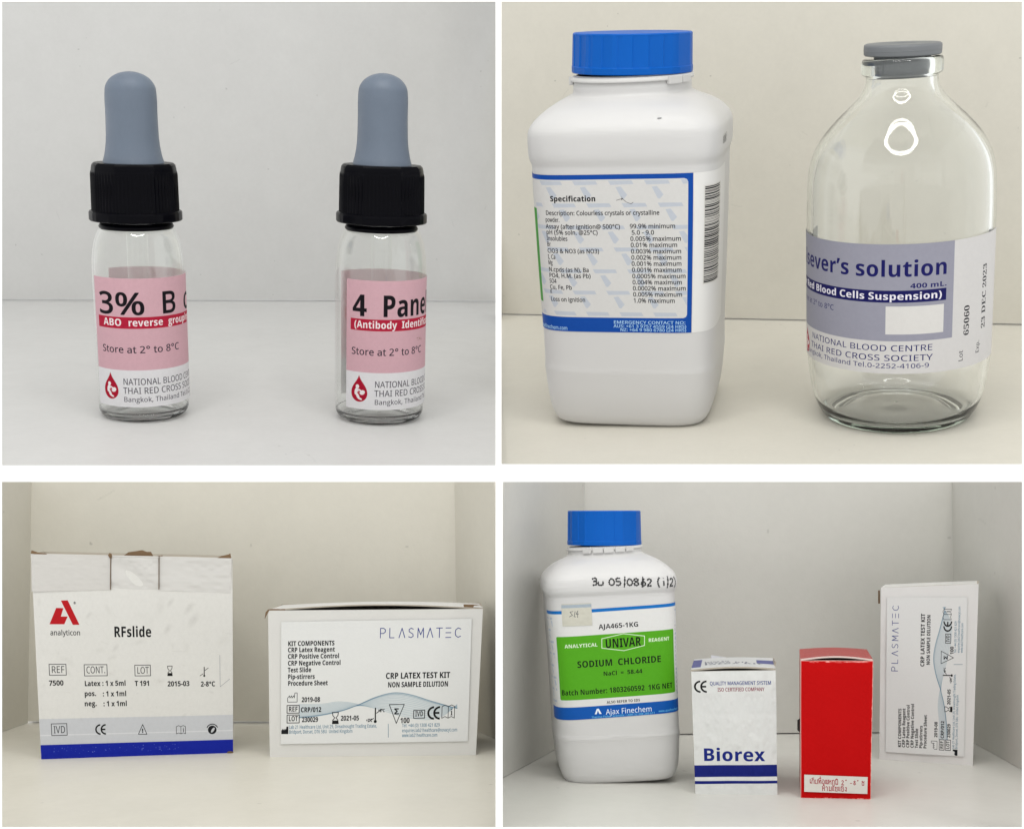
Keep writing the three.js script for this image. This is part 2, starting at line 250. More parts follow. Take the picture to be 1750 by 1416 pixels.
function vialLabel(lines) {
  const K = 4, W = 378, H = 213, [c, x] = canvas(W * K, H * K, '#e6e5e8');
  x.scale(K, K);
  x.fillStyle = '#d8b0ba'; x.fillRect(0, 0, W, 151);
  for (let k = 0; k < 4200; k++) { x.fillStyle = rnd() < 0.5 ? 'rgba(190,120,140,0.25)' : 'rgba(235,205,210,0.3)'; x.fillRect(rnd() * W, rnd() * 151, 0.6, 0.6); }
  lines.big.forEach(([s, a, b]) => write(x, s, a, b, 58, 49, { color: '#17131a', bold: lines.bold, fat: lines.bold ? 0.3 : 1.6 }));
  x.fillStyle = '#b8213f'; x.fillRect(lines.band, 63, W - lines.band - 10, 19);
  lines.sub.forEach(([s, a, b]) => write(x, s, a, b, 78, 16.5, { color: '#f6eef0', bold: true }));
  write(x, 'Store at 2° to 8°C', lines.store[0], lines.store[1], 122, 16, { color: '#2a2330', fat: 0.25 });
  dropLogo(x, lines.logo, 156, 201, 29);
  write(x, 'NATIONAL BLOOD CENTRE', lines.nat, lines.nat + 156, 176, 14.5, { color: '#2e2a38' });
  write(x, 'THAI RED CROSS SOCIETY', lines.nat, lines.nat + 158, 191, 14.5, { color: '#2e2a38' });
  write(x, 'Bangkok, Thailand Tel.0-2252-4106-9', lines.nat, lines.nat + 196, 204, 11.5, { color: '#2e2a38' });
  if (lines.stain) { x.fillStyle = 'rgba(120,80,50,0.5)'; for (let k = 0; k < 40; k++) x.fillRect(lines.stain + rnd() * 16, 97 + rnd() * 5 - rnd() * 3, 1, 0.7); }
  paper(x, c.width, c.height, 9);
  return c;
}
function arcSheet(r, h0, h1, a0, a1, seg = 64, out = true) { return grid(seg, 1, (u, v) => { const a = lerp(a0, a1, u) * D2R; return [r * Math.sin(a), lerp(h0, h1, v), r * Math.cos(a), u, v]; }, { flip: !out }); }
function dropperVial(o, label, lines, a0, scale, seat = 0) {
  const t = thing('dropper_vial', label, 'dropper bottle', 'dropper vials side by side on the shelf', o);
  t.scale.setScalar(scale);
  // drawn tube glass: thin wall, solid foot
  const wall = spline([[0.0240, 0.0052], [0.0244, 0.012], [0.0245, 0.03], [0.0245, 0.06], [0.02445, 0.079], [0.0241, 0.0870], [0.0233, 0.0930], [0.0219, 0.0982], [0.0200, 0.1019], [0.0180, 0.1040]], 70).concat([[0.0174, 0.105], [0.0174, 0.128]]);
  part('glass_body', turned(wall, 128), M.glass, t);
  part('glass_lining', turned(wall.map(([r, y]) => [r - 0.0011, y]).reverse(), 128), M.glass, t.children[0]);
  part('glass_foot', turned(spline([[0, 0.0014], [0.012, 0.0010], [0.0185, 0.0001], [0.0215, 0.0007], [0.0233, 0.0028], [0.0240, 0.0052]], 30).concat(spline([[0.0231, 0.0054], [0.0222, 0.0034], [0.0200, 0.0021], [0.015, 0.0021], [0, 0.0026]], 24)), 128), M.glassBase, t);
  part('pipette', turned([[0, 0.026], [0.0012, 0.026], [0.0014, 0.027], [0.0028, 0.04], [0.0056, 0.05], [0.0058, 0.128]], 48), M.glass, t);
  part('gasket', turned([[0.0178, 0.1055], [0.0178, 0.1030], [0.0190, 0.1020], [0.0204, 0.1022], [0.0209, 0.1034], [0.0203, 0.1046], [0.0190, 0.1055]].map(([r, y]) => [r - 0.0014, y + 0.0002]), 72), M.blackCap, t);
  const rib = (a, y, r) => (y > 0.1118 && y < 0.1325 && r > 0.02 ? r - 0.0006 * Math.pow(0.5 - 0.5 * Math.cos(a * 70), 0.7) * smooth(0.1325, 0.1308, y) : r);
  const capLine = [[0.0168, 0.1066], [0.0236, 0.1066], [0.0241, 0.1071], [0.0241, 0.1108], [0.0237, 0.1116], [0.02265, 0.1118], [0.02265, 0.1122], [0.0226, 0.117], [0.0225, 0.124], [0.0224, 0.1306], [0.0222, 0.1320], [0.0219, 0.1328], [0.0218, 0.1340], [0.0214, 0.1357], [0.0204, 0.1367], [0.0150, 0.1367]];
  part('screw_cap', creased(turned(capLine, 70 * 6, rib), 40), M.blackCap, t);
  part('rubber_bulb', turned(spline([[0.0160, 0.1358], [0.0156, 0.1374], [0.0148, 0.1403], [0.0140, 0.1446], [0.0135, 0.1495], [0.0133, 0.156], [0.0132, 0.163], [0.01325, 0.169], [0.0131, 0.1722], [0.0125, 0.1761], [0.0101, 0.1797], [0.0066, 0.1820], [0.003, 0.1831], [0, 0.1834]], 60), 72), M.rubberBlue, t);
  const c = vialLabel(lines), lab = part('label', arcSheet(0.02468, 0.0095, 0.0785, a0, a0 + 287), printed(c, { roughness: 1, transmission: 0.32, thickness: 0, color: rgb(1, 1, 1) }), t);
  part('label_back', arcSheet(0.02456, 0.0095, 0.0785, a0, a0 + 287, 64, false), M.paperBack, lab);
  if (seat) { const q = t.children.find((m) => m.name === 'rubber_bulb'); q.rotation.y = seat; q.scale.set(1.012, 1, 0.985); }
  return t;
}
const O = LAYOUT.obj;
dropperVial(O.vial1, 'dropper vial with grey blue bulb, pink label reading 3% B', { big: [['3%', 13, 97], ['B', 121, 153], ['cells', 174, 300]], bold: false, band: 10, sub: [['ABO', 23, 58], ['reverse', 68, 125], ['grouping', 134, 200]], store: [17, 156], logo: 32, nat: 55 }, -67, O.vial1.h / 0.1834);
dropperVial(O.vial2, 'dropper vial with grey blue bulb, pink label reading 4 Panel', { big: [['4', 13, 39], ['Panel', 62, 172], ['cells', 195, 300]], bold: true, band: 9, sub: [['(Antibody', 16, 88], ['Identification)', 96, 205]], store: [11, 143], logo: 26, nat: 52, stain: 128 }, -46, O.vial2.h / 0.1834, 1.9);

// ---------------------------------------------------------------- square shouldered plastic bottles
const section = (a, p) => { const c = Math.abs(Math.cos(a)), s = Math.abs(Math.sin(a)); return 1 / Math.pow(Math.pow(c, p) + Math.pow(s, p), 1 / p); };
function saltBottle(o, label, cfg) {
  const t = thing('reagent_bottle', label, 'plastic bottle', 'square white bottles with blue caps', o), H = cfg.H, yaw = cfg.yaw * D2R, prof = cfg.prof, B = H / 0.2; t.scale.setScalar(cfg.scale ?? 1);
  const pOf = (h) => lerp(2, cfg.square, smooth(cfg.neckFoot, cfg.neckFoot - 0.055 * H, h));
  const lineR = spline(prof.map(([h, r]) => [r, h]), 150).map(([r, h]) => [h, r]);   // highest first
  const surf = (a, h, lift = 0) => { const r = pick(lineR, h) * section(a, pOf(h)) + lift, b = a + yaw; return V(r * Math.sin(b), h, r * Math.cos(b)); };
  const rows = lineR.slice().reverse(), N = rows.length - 1;
  const wall = grid(160, N, (u, v) => { const [h, r] = rows[Math.round(v * N)], a = u * Math.PI * 2, q = r * section(a, pOf(h)), b = a + yaw; return [q * Math.sin(b), h, q * Math.cos(b), u, v]; }, { closeU: true });
  const r0 = rows[0], foot = grid(160, 4, (u, v) => { const a = -u * Math.PI * 2, q = r0[1] * section(a, cfg.square) * (1 - v), b = a + yaw; return [q * Math.sin(b), r0[0] + 0.006 * H * smooth(0.1, 0.5, v), q * Math.cos(b), u, v]; });
  part('bottle_body', mergeGeometries([wall, foot]), M.whitePlastic, t);
  // cap: broad flat flutes with a step between
  const [cr, c0, c1] = cfg.cap, F = 24, flute = (a, y, r) => { if (r < cr * 0.9 || y < c0 + 0.0035 * B || y > c1 - 0.0008 * B) return r; const f = ((a / (Math.PI * 2) * F) % 1 + 1) % 1; return r - cr * (0.003 + 0.016 * smooth(0.0, 0.06, f) * smooth(1.0, 0.12, f)); };
  const cap = part('screw_cap', creased(turned([[cr * 0.9, c0], [cr * 0.99, c0], [cr, c0 + 0.0006 * B], [cr, c0 + 0.0032 * B], [cr * 0.996, c0 + 0.0036 * B], [cr * 0.992, c0 + (c1 - c0) * 0.5], [cr * 0.986, c1 - 0.0016 * B], [cr * 0.983, c1 - 0.0006 * B], [cr * 0.965, c1], [cr * 0.8, c1], [0, c1 - 0.0004 * B]], F * 16, flute), 28).translate(0, -c0, 0), M.blueCap, t); cap.position.y = c0; cap.rotation.z = cfg.capTilt * D2R;   // screwed on a little askew
  part('neck_ring', turned([[cr * 0.9, c0 - 0.0035 * B], [cr * 1.015, c0 - 0.0035 * B], [cr * 1.02, c0 - 0.003 * B], [cr * 1.015, c0 - 0.0012 * B], [cr * 0.9, c0 - 0.0008 * B]], 96), M.whiteTab, t);
  for (const [a, w, h] of cfg.tabs) {
    const g = new RoundedBoxGeometry(w * B, h * B, 0.0024 * B, 2, 0.0005 * B), R = cr * 1.012, m = part('tamper_tab', g, M.whiteTab, t);
    m.position.set(R * Math.sin(a * D2R), c0 - 0.0012 * B - h * B / 2, R * Math.cos(a * D2R)); m.rotation.y = a * D2R;
  }
  // wrap sheets: measured along the wall from the middle of the front
  const sheet = (s0, s1, h0, h1, lift, nu = 90, nv = 8, skew = 0) => {
    const hm = (h0 + h1) / 2, tab = [[0, 0]]; let prev = surf(0, hm), s = 0;
    for (const dir of [1, -1]) { prev = surf(0, hm); s = 0; for (let k = 1; k <= 500; k++) { const a = dir * k / 500 * Math.PI * 0.95, q = surf(a, hm); s += dir * q.distanceTo(prev); prev = q; dir > 0 ? tab.push([s, a]) : tab.unshift([s, a]); } }
    const ang = (x) => { for (let k = 1; k < tab.length; k++) if (tab[k][0] >= x) { const [s0_, a0_] = tab[k - 1], [s1_, a1_] = tab[k]; return lerp(a0_, a1_, (x - s0_) / (s1_ - s0_)); } return tab[tab.length - 1][1]; };
    return { geo: grid(nu, nv, (u, v) => { const x = lerp(s0, s1, u), h = lerp(h0, h1, v) + skew * (x - s0), q = surf(ang(x), h, lift); return [q.x, q.y, q.z, u, v]; }), ang };
  };
  return { t, surf, sheet, B };
}
// ribbon of ink following a wall: strokes are lists of [s, h]
function inkStrokes(bottle, strokes, width, lift = 0.00012) {
  const { ang } = bottle.sheet(-0.001, 0.001, bottle.inkH - 0.001, bottle.inkH + 0.001, 0, 1, 1), all = [];
  for (const st of strokes) {
    const pts = new THREE.CatmullRomCurve3(st.map(([a, b]) => V(a, b, 0)), false, 'centripetal').getPoints(Math.max(6, st.length * 5)), n = pts.length - 1;
    all.push(grid(n, 1, (u, v) => {
      const k = Math.round(u * n), p = pts[k], q = pts[Math.min(n, k + 1)], o = pts[Math.max(0, k - 1)], d = V().subVectors(q, o).normalize(), w = width * (0.75 + 0.35 * Math.sin(k * 1.7 + st[0][0] * 900)) * (v - 0.5);
      const e = bottle.surf(ang(p.x - d.y * w), p.y + d.x * w, lift); return [e.x, e.y, e.z];
    }));
  }
  return mergeGeometries(all);
}
const BLUE = '#0a4aa5';
function flecks(x, x0, y0, x1, y1, color, step = 55) {                  // scattered slanted bars of the back print
  x.save(); x.beginPath(); x.rect(x0, y0, x1 - x0, y1 - y0); x.clip();
  const v = step * 0.67;
  for (let j = -1; j * v < y1 - y0 + v; j++) for (let i = -1; i * step < x1 - x0 + step; i++) {
    const a = x0 + i * step + ((j * 0.37 % 1) + 1) % 1 * step, b = y0 + j * v, k = step / 56;
    poly(x, [[0, 2], [37, 0], [40, 6], [4, 9]].map(([p, q]) => [a + p * k, b + q * k]).map(([p, q]) => [p, q + (p - a) * 0.06]), color);
    poly(x, [[12, 13], [20, 12], [30, 26], [24, 33], [21, 32]].map(([p, q]) => [a + p * k, b + q * k]), color);
  }
  x.restore();
}
{ // bottle turned to its specification side
  const K = 5, W = 330, H = 271, L0 = 91, fw = 239;                     // sheet in print units; the flat front starts at L0
  const [c, x] = canvas(W * K, H * K, '#d9d8d6'); x.scale(K, K);
  flecks(x, L0 - 60, 8, W - 8, 246, '#c2c8d2', 56);
  x.fillStyle = '#d9d8d6'; x.fillRect(0, 0, L0 - 17, H);
  x.fillStyle = '#3f9a2e'; x.fillRect(0, 58, L0 - 17, 164);
  x.fillStyle = BLUE; x.fillRect(0, 0, W, 8); x.fillRect(W - 7.5, 0, 7.5, H); x.fillRect(0, 245, W, 26);
  poly(x, [[W - 7.6, 7.9], [W - 7.6, 14], [W - 9.4, 9.7], [W - 14, 7.9]], BLUE); poly(x, [[W - 7.6, 245.1], [W - 7.6, 239], [W - 9.4, 243.3], [W - 14, 245.1]], BLUE);
  const X = (f) => L0 + f * fw, put = (s, f0, f1, v, size = 10.1, o = {}) => write(x, s, X(f0), X(f1), v - 295, size, { color: '#101014', fat: 0.35, ...o });
  put('Specification', 0.06, 0.37, 339, 12.6, { bold: true });
  const rows = [['Description: Colourless crystals or crystalline', 0.02, 0.785, 363], ['powder.', 0.015, 0.12, 374.5], ['Assay (after ignition@ 500°C)', 0.015, 0.525, 386], ['pH (5% soln. @25°C)', 0.015, 0.375, 396], ['Insolubles', 0.015, 0.168, 406.5], ['Br', 0.015, 0.045, 416.5], ['ClO3 & NO3 (as NO3)', 0.015, 0.38, 428], ['I, Ca', 0.015, 0.075, 438.5], ['Mg', 0.015, 0.05, 448.5], ['N.cpds (as N), Ba', 0.015, 0.305, 460.5], ['PO4, H.M. (as Pb)', 0.015, 0.315, 471], ['SO4', 0.015, 0.07, 481], ['Cu, Fe, Pb', 0.015, 0.18, 491.5], ['K', 0.015, 0.03, 500], ['Loss on ignition', 0.015, 0.27, 513]];
  rows.forEach((r) => put(...r));
  ['99.9% minimum', '5.0 - 9.0', '0.005% maximum', '0.01% maximum', '0.003% maximum', '0.002% maximum', '0.001% maximum', '0.001% maximum', '0.0005% maximum', '0.004% maximum', '0.0002% maximum', '0.005% maximum', '1.0% maximum'].forEach((s, i) => put(s, 0.588 + (i === 1 ? 0.01 : 0) + i * 0.0012, 0.588 + i * 0.0012 + [0.3, 0.16, 0.335, 0.31, 0.335, 0.335, 0.335, 0.335, 0.36, 0.335, 0.36, 0.335, 0.285][i], 385.5 + i * 10.65));
  const wo = { color: '#b4d8f0', fat: 0.15 };
  put('EMERGENCY CONTACT NO:', 0.46, 0.96, 550.6, 7.6, wo); put('AUS: +61 3 9757 4559 (24 HRS)', 0.46, 0.965, 557.2, 7.4, wo); put('NZ: +64 9 980 6780 (24 HRS)', 0.505, 0.965, 563.6, 7.4, wo); put('www.ajaxfinechem.com', -0.2, 0.13, 563.5, 9.5, wo);
  poly(x, [[X(0.505), 43], [X(0.545), 40], [X(0.57), 46], [X(0.60), 49], [X(0.615), 46.5]], null, '#3a3533', 0.7, false); poly(x, [[X(0.535), 36], [X(0.55), 41], [X(0.535), 42.5], [X(0.542), 39]], '#2a2523');
  paper(x, c.width, c.height, 7);
  const b = saltBottle(O.salt2, 'large white square bottle with blue cap showing its printed specification table', {
    H: 0.2, scale: 1.12, capTilt: -1.8, yaw: -9, square: 6, neckFoot: 0.1712, cap: [0.0314, 0.1815, 0.2014],
    prof: [[0.181, 0.0292], [0.1760, 0.0308], [0.1722, 0.0311], [0.1708, 0.0334], [0.1668, 0.0402], [0.1622, 0.0454], [0.1582, 0.0486], [0.1552, 0.0498], [0.1500, 0.0501], [0.1430, 0.0498], [0.1390, 0.0486], [0.1370, 0.0485], [0.1278, 0.0484], [0.0867, 0.0474], [0.0475, 0.0462], [0.0345, 0.0461], [0.0315, 0.04625], [0.0285, 0.0460], [0.0138, 0.0446], [0.0055, 0.0428], [0.0016, 0.0405], [0.0002, 0.0375], [0, 0.035]],
    tabs: [[42, 0.009, 0.0042], [58, 0.008, 0.0040], [-88, 0.006, 0.0040]] });
  const mm = 0.000318, half = 131 * mm, h1 = 0.1352, h0 = h1 - 0.0815;
  part('label', b.sheet(half - 0.0055 - W * mm, half - 0.0055, h0, h1, 0.00018).geo, printed(c, { roughness: 0.45 }), b.t);
  const [bc, bx] = canvas(260, 760, '#dcdad4'); bx.fillStyle = '#1a1a1e'; let y = 8; while (y < 745) { const w = [3, 3, 5, 8, 11][Math.floor(rnd() * 5)]; bx.fillRect(6, y, 215, w); y += w + [3, 4, 6, 9][Math.floor(rnd() * 4)]; }
  for (let k = 0; k < 13; k++) write(bx, String(Math.floor(rnd() * 10)), 228, 250, 60 + k * 55, 30); paper(bx, 260, 760, 7);
  part('barcode_label', b.sheet(half + 0.0005, half + 0.0195, 0.0785, 0.1285, 0.00018, 24, 4).geo, printed(bc), b.t);
  part('side_label', b.sheet(half - 0.0052, half + 0.040, h0, h1, 0.00010, 30, 4).geo, std({ color: rgb(0.72, 0.715, 0.70), roughness: 0.45 }), b.t);
  b.inkH = 0.147;
  part('marker_writing', inkStrokes(b, Array.from({ length: 6 }, (_, k) => [[half + 0.0205 + k * 0.0025, 0.147], [half + 0.0215 + k * 0.0025, 0.1505 + (k % 2) * 0.001]]), 0.0009), M.marker, b.t);
  part('surface_nick', new THREE.SphereGeometry(0.0007, 10, 8).scale(1.6, 0.35, 0.9).translate(...b.surf(24 * D2R, 0.1618, 0.0001).toArray()), M.greyRubber, b.t);
}
{ // the same bottle from its green front, marked by hand
  const K = 5, WL = 46, FW = 214, WR = 44, H = 184, W = WL + FW + WR, [c, x] = canvas(W * K, H * K, '#e2e2e0');
  x.scale(K, K);
  flecks(x, 0, 10, WL - 4, 160, '#bcc6d6', 30); flecks(x, WL + FW + 2, 10, W, 160, '#bcc6d6', 30);
  const raw = sheetMap([940, 1026], [1156, 1031], [952, 1219], [1161, 1202], FW, H), m = (u, v) => { const [a, b] = raw(u, v); return [a + WL, b]; };
  const put = (s, u0, u1, v0, size, o = {}, v1 = v0) => { const a = m(u0, v0), b = m(u1, v1); write(x, s, a[0], b[0], (a[1] + b[1]) / 2, size, o); };
  x.fillStyle = '#0f6fc0'; x.fillRect(0, 0, W, 5.5); x.fillStyle = '#0a57b0'; x.fillRect(0, 163, W, 21);
  const g = [[947, 1072], [1153, 1069], [1156, 1176], [955, 1190]].map(([u, v]) => m(u, v)); x.fillStyle = '#55a81c';
  x.beginPath(); x.roundRect(g[0][0], g[0][1], g[1][0] - g[0][0], 151 - g[0][1], 2.5); x.fill();
  put('AJA465-1KG', 1021.4, 1088.6, 1063, 11, { bold: true, color: '#17171a' });
  poly(x, [[1026.5, 1079], [1062.9, 1073], [1098.4, 1079], [1098.4, 1094.3], [1063.7, 1101], [1026.5, 1094.8]].map(([u, v]) => m(u, v)), null, '#e9f5e0', 1.1);
  put('UNIVAR', 1032, 1093, 1094.5, 21, { bold: true, color: '#10140c' });
  put('ANALYTICAL', 963.8, 1019.5, 1091.4, 8.2, { bold: true, color: '#e4f1da' }); put('REAGENT', 1105, 1142.6, 1088.6, 8.2, { bold: true, color: '#e4f1da' }, 1088.6);
  put('SODIUM  CHLORIDE', 984.9, 1127.7, 1128, 15.5, { bold: true, color: '#10160c' }, 1122);
  put('NaCl  =  58.44', 1028.6, 1095, 1141.5, 9.6, { bold: true, color: '#10160c' }, 1139);
  put('Batch Number: 1803260592  1KG NET', 957, 1148.6, 1175.5, 12.2, { bold: true, color: '#10160c' }, 1164.6);
  write(x, 'ALSO REFER TO SDS', m(1034.6, 1190)[0], m(1091, 1190)[0], 160, 6, { bold: true });
  { const [a, b] = m(1020, 1205); poly(x, [[a - 6, b + 1], [a - 2, b - 8], [a + 1.5, b - 8], [a + 6, b + 1], [a + 2, b + 1], [a - 0.2, b - 5], [a - 2.5, b + 1]], '#eef5fb'); }
  put('Ajax Finechem', 1033, 1111, 1206, 12.5, { color: '#eef5fb' }, 1201);
  put('Thermo Fisher Scientific • ABN 52 008 289 611', 1009, 1116, 1213, 4.6, { color: '#7fd0f0' }, 1206); put('www.ajaxfinechem.com', 1122, 1172, 1202, 4.6, { color: '#7fd0f0' }, 1199);
  for (let k = 0; k < 16; k++) write(x, 'abcdeghiknorstuv'[k], WL + FW + 1, WL + FW + 5, 40 + k * 7.4, 6, { color: '#5a5d78' });
  for (let k = 0; k < 5; k++) write(x, '—', WL - 36, WL - 30, 46 + k * 22, 8, { color: '#444' });
  paper(x, c.width, c.height, 6);
  const b = saltBottle(O.salt4, 'white square bottle with blue cap, green front label and handwritten shoulder', {
    H: 0.0816, scale: O.salt4.h / 0.0818, capTilt: -2.5, yaw: 6, square: 6, neckFoot: 0.0684, cap: [0.0118, 0.0712, 0.0820],
    prof: [[0.0710, 0.0112], [0.0696, 0.0117], [0.0686, 0.0118], [0.0680, 0.0126], [0.0664, 0.0156], [0.0643, 0.0182], [0.0624, 0.0199], [0.0610, 0.0205], [0.0592, 0.0207], [0.0577, 0.0205], [0.0564, 0.01985], [0.0555, 0.0198], [0.0514, 0.0198], [0.0393, 0.0194], [0.0208, 0.01905], [0.0150, 0.0190], [0.0138, 0.0191], [0.0126, 0.01895], [0.0060, 0.0184], [0.0024, 0.0177], [0.0007, 0.0168], [0.0001, 0.0157], [0, 0.0148]],
    tabs: [[-27, 0.0072, 0.0042], [-10, 0.0078, 0.0042], [6, 0.0076, 0.0042], [23, 0.0078, 0.0040], [40, 0.0072, 0.0038]] });
  const mm = 0.0001775, half = FW / 2 * mm, top = 0.0522;
  part('label', b.sheet(-half - WL * mm, half + WR * mm, top - H * mm, top, 0.00009, 90, 8, 0.02).geo, printed(c, { roughness: 0.42 }), b.t);
  // tape with a pencilled shelf mark
  const [tc, tx] = canvas(255, 180, '#cfcdc0'); tx.strokeStyle = '#3a3c48'; tx.lineWidth = 4; tx.lineCap = 'round';
  for (const s of [[[98, 62], [72, 66], [92, 92], [64, 104]], [[116, 64], [104, 104], [118, 106]], [[140, 58], [122, 84], [142, 86]], [[138, 72], [134, 112]]]) poly(tx, s, null, '#3a3c48', 4, false);
  tx.fillStyle = 'rgba(120,150,190,0.45)'; tx.fillRect(0, 8, 255, 26); paper(tx, 255, 180, 12);
  const tape = b.sheet(-half + 17 * mm, -half + 68 * mm, 0.0478, 0.0545, 0.0002, 20, 6);
  part('tape_sticker', tape.geo, printed(tc, { roughness: 0.25, bumpMap: rep(waveBump, 0.6), bumpScale: 0.0002 }), b.t);
  // felt pen: Thai mark, date and count, as written on the shoulder
  b.inkH = 0.0595; const w0 = -half + 70 * mm, U = 0.00023, h0 = 0.0598;
  const glyph = {
    s: [[[0, 8], [5, 9], [6, 6], [2, 5], [6, 4], [6, 1], [1, 0]]], w: [[[0, 5], [0, 1], [3, 0], [6, 1], [6, 5]]],
    0: [[[3, 9], [0, 6], [0, 2], [3, 0], [6, 2], [6, 6], [3, 9]]], 5: [[[6, 9], [1, 9], [1, 5], [5, 5], [6, 2], [3, 0], [0, 1]]], '/': [[[2, -2.5], [4, 11.5]]], 8: [[[3, 5], [0, 7], [3, 9], [6, 7], [3, 5], [0, 2], [3, 0], [6, 2], [3, 5]]],
    6: [[[5, 9], [1, 5], [0, 2], [3, 0], [6, 2], [4, 5], [1, 4]]], 2: [[[0, 7], [3, 9], [6, 7], [4, 4], [0, 0], [6, 0]]], '(': [[[4, 11], [1, 7], [1, 2], [3, -2]]], ')': [[[1, 11], [4, 7], [4, 2], [1, -2]]], 1: [[[3, 9], [3, 0]]], i: [[[3, 6], [3, 0]], [[3, 9], [3.4, 9.4]]],
  };
  const strokes = []; let cx = 0;
  for (const ch of ['s', 'w', ' ', '0', '5', '/', '0', '8', '/', '6', '2', ' ', '(', 'i', '/', '2', ')']) { if (ch === ' ') { cx += 6; continue; } for (const st of glyph[ch]) strokes.push(st.map(([p, q]) => [w0 + (cx + p) * U * (cx > 70 ? 0.92 : 1), h0 + q * U * (cx > 95 ? 1.1 : 1.0) - cx * U * 0.055])); cx += '/(i)1'.includes(ch) ? 6.6 : 8.6; }
  part('marker_writing', inkStrokes(b, strokes, 0.00058, 0.00006), M.marker, b.t);
}

// ---------------------------------------------------------------- glass infusion bottle
{
  const t = thing('glass_bottle', 'clear empty glass bottle with grey rubber stopper and purple label', 'glass bottle', null, O.glass); t.scale.setScalar(1.12);
  const outer = spline([[0, 0.0042], [0.02, 0.0036], [0.030, 0.0012], [0.0345, 0.0001], [0.0372, 0.0008], [0.0398, 0.0045], [0.0428, 0.0118], [0.0446, 0.021], [0.0456, 0.032], [0.0460, 0.05], [0.0459, 0.08], [0.0457, 0.112], [0.0449, 0.1271], [0.0428, 0.1358], [0.0383, 0.1444], [0.0311, 0.1529], [0.0251, 0.1586], [0.0194, 0.1648], [0.0174, 0.1690], [0.0171, 0.1728]], 150).concat(spline([[0.0178, 0.1734], [0.0190, 0.1742], [0.0193, 0.1760], [0.0193, 0.1795], [0.0188, 0.1812], [0.0178, 0.1817]], 16));
  const inner = [[0.0135, 0.1817], [0.0132, 0.181]].concat(spline([[0.0132, 0.174], [0.0136, 0.1690], [0.0160, 0.1640], [0.0222, 0.1575], [0.0285, 0.1512], [0.0352, 0.1428], [0.0396, 0.1345], [0.0418, 0.1255], [0.0427, 0.112], [0.0429, 0.08], [0.0430, 0.05], [0.0428, 0.032], [0.0419, 0.020], [0.0400, 0.0105], [0.0365, 0.0056], [0.030, 0.0042], [0.018, 0.0060], [0, 0.0068]], 110));
  part('glass_body', turned(outer.concat(inner), 192), M.glassGreen, t);
  const st = part('stopper', turned([[0, 0.1738], [0.0112, 0.1738], [0.0122, 0.1744], [0.0130, 0.177], [0.0134, 0.1816], [0.0135, 0.1824], [0.0176, 0.1826], [0.0183, 0.1832], [0.0184, 0.1868], [0.0182, 0.1877], [0.0174, 0.1882], [0.0070, 0.1882], [0.006, 0.1878], [0, 0.1878]], 96).translate(0, -0.1826, 0), M.greyRubber, t); st.position.y = 0.1826; st.rotation.z = -1.6 * D2R;
  part('raised_ring', new THREE.TorusGeometry(0.0183, 0.0002, 8, 96).rotateX(Math.PI / 2).translate(0, 0.0026, 0), M.greyRubber, st);
  const K = 3.5, a0 = -104, a1 = 82, PX = 2.67, W = (a1 - a0) * PX, H = 207, [c, x] = canvas(W * K, H * K, '#d5d3d2'); x.scale(K, K);
  const ang = (u) => Math.asin(clamp((u - 1535) / 153, -1, 1)) / D2R, S = (u) => (ang(u) - a0) * PX, Y = (u, v) => { const cphi = Math.cos(ang(u) * D2R), top = 387 + 31 * cphi, bot = 596 + 43 * cphi; return (v - top) / (bot - top) * H; };
  const navy = '#16165e', right = S(1619);
  x.fillStyle = '#9a9aa8'; x.fillRect(0, 0, right, 154);
  const put = (s, u0, u1, v, size, o = {}) => write(x, s, typeof u0 === 'string' ? +u0 : S(u0), S(u1), Y(u1, v), size, { color: navy, ...o });
  const flush = (s, u1, v, size, width, o = {}) => write(x, s, S(u1) - width, S(u1), Y(u1, v), size, { color: navy, ...o });
  flush('Alsever\u2019s solution', 1610, 467.5, 35, 318, { bold: true });
  put('400 mL.', 1553, 1609, 487.5, 10.5, { bold: true });
  x.fillStyle = '#131358'; x.fillRect(S(1608) - 330, Y(1608, 491.4), 330, 19); flush('(for Red Blood Cells Suspension)', 1602, 507.5, 16, 312, { color: '#ece9f2', bold: true });
  flush('Store at 2° to 8°C', 1433.6, 528, 12.5, 116);
  x.fillStyle = '#dddbd8'; x.fillRect(S(1516), Y(1590, 520), S(1605) - S(1516), 45);
  flush('NATIONAL BLOOD CENTRE', 1590, 596.5, 13.5, 232); flush('THAI RED CROSS SOCIETY', 1590, 613.6, 13.5, 236); flush('Bangkok, Thailand Tel.0-2252-4106-9', 1585, 627.6, 11, 252);
  dropLogo(x, S(1590) - 262, 158, 202, 30);
  const up = (s, u, v0, v1, size, o) => { x.save(); x.translate(S(u), Y(u, v0)); x.rotate(-Math.PI / 2); write(x, s, 0, Y(u, v0) - Y(u, v1), 0, size, { color: '#17171f', ...o }); x.restore(); };
  up('Lot', 1637, 617, 598, 12, {}); up('65060', 1645, 572, 520, 16, { bold: true, font: 'serif' }); up('Exp.', 1663, 602, 580, 13, {}); up('23 DEC 2023', 1671, 559, 450, 17, { bold: true, font: 'serif' });
  paper(x, c.width, c.height, 7);
  const lab = part('label', arcSheet(0.04615, 0.0345, 0.0985, a0, a1, 90), printed(c, { roughness: 0.5 }), t);
  part('label_back', arcSheet(0.04606, 0.0345, 0.0985, a0, a1, 90, false), M.paperBack, lab);
}

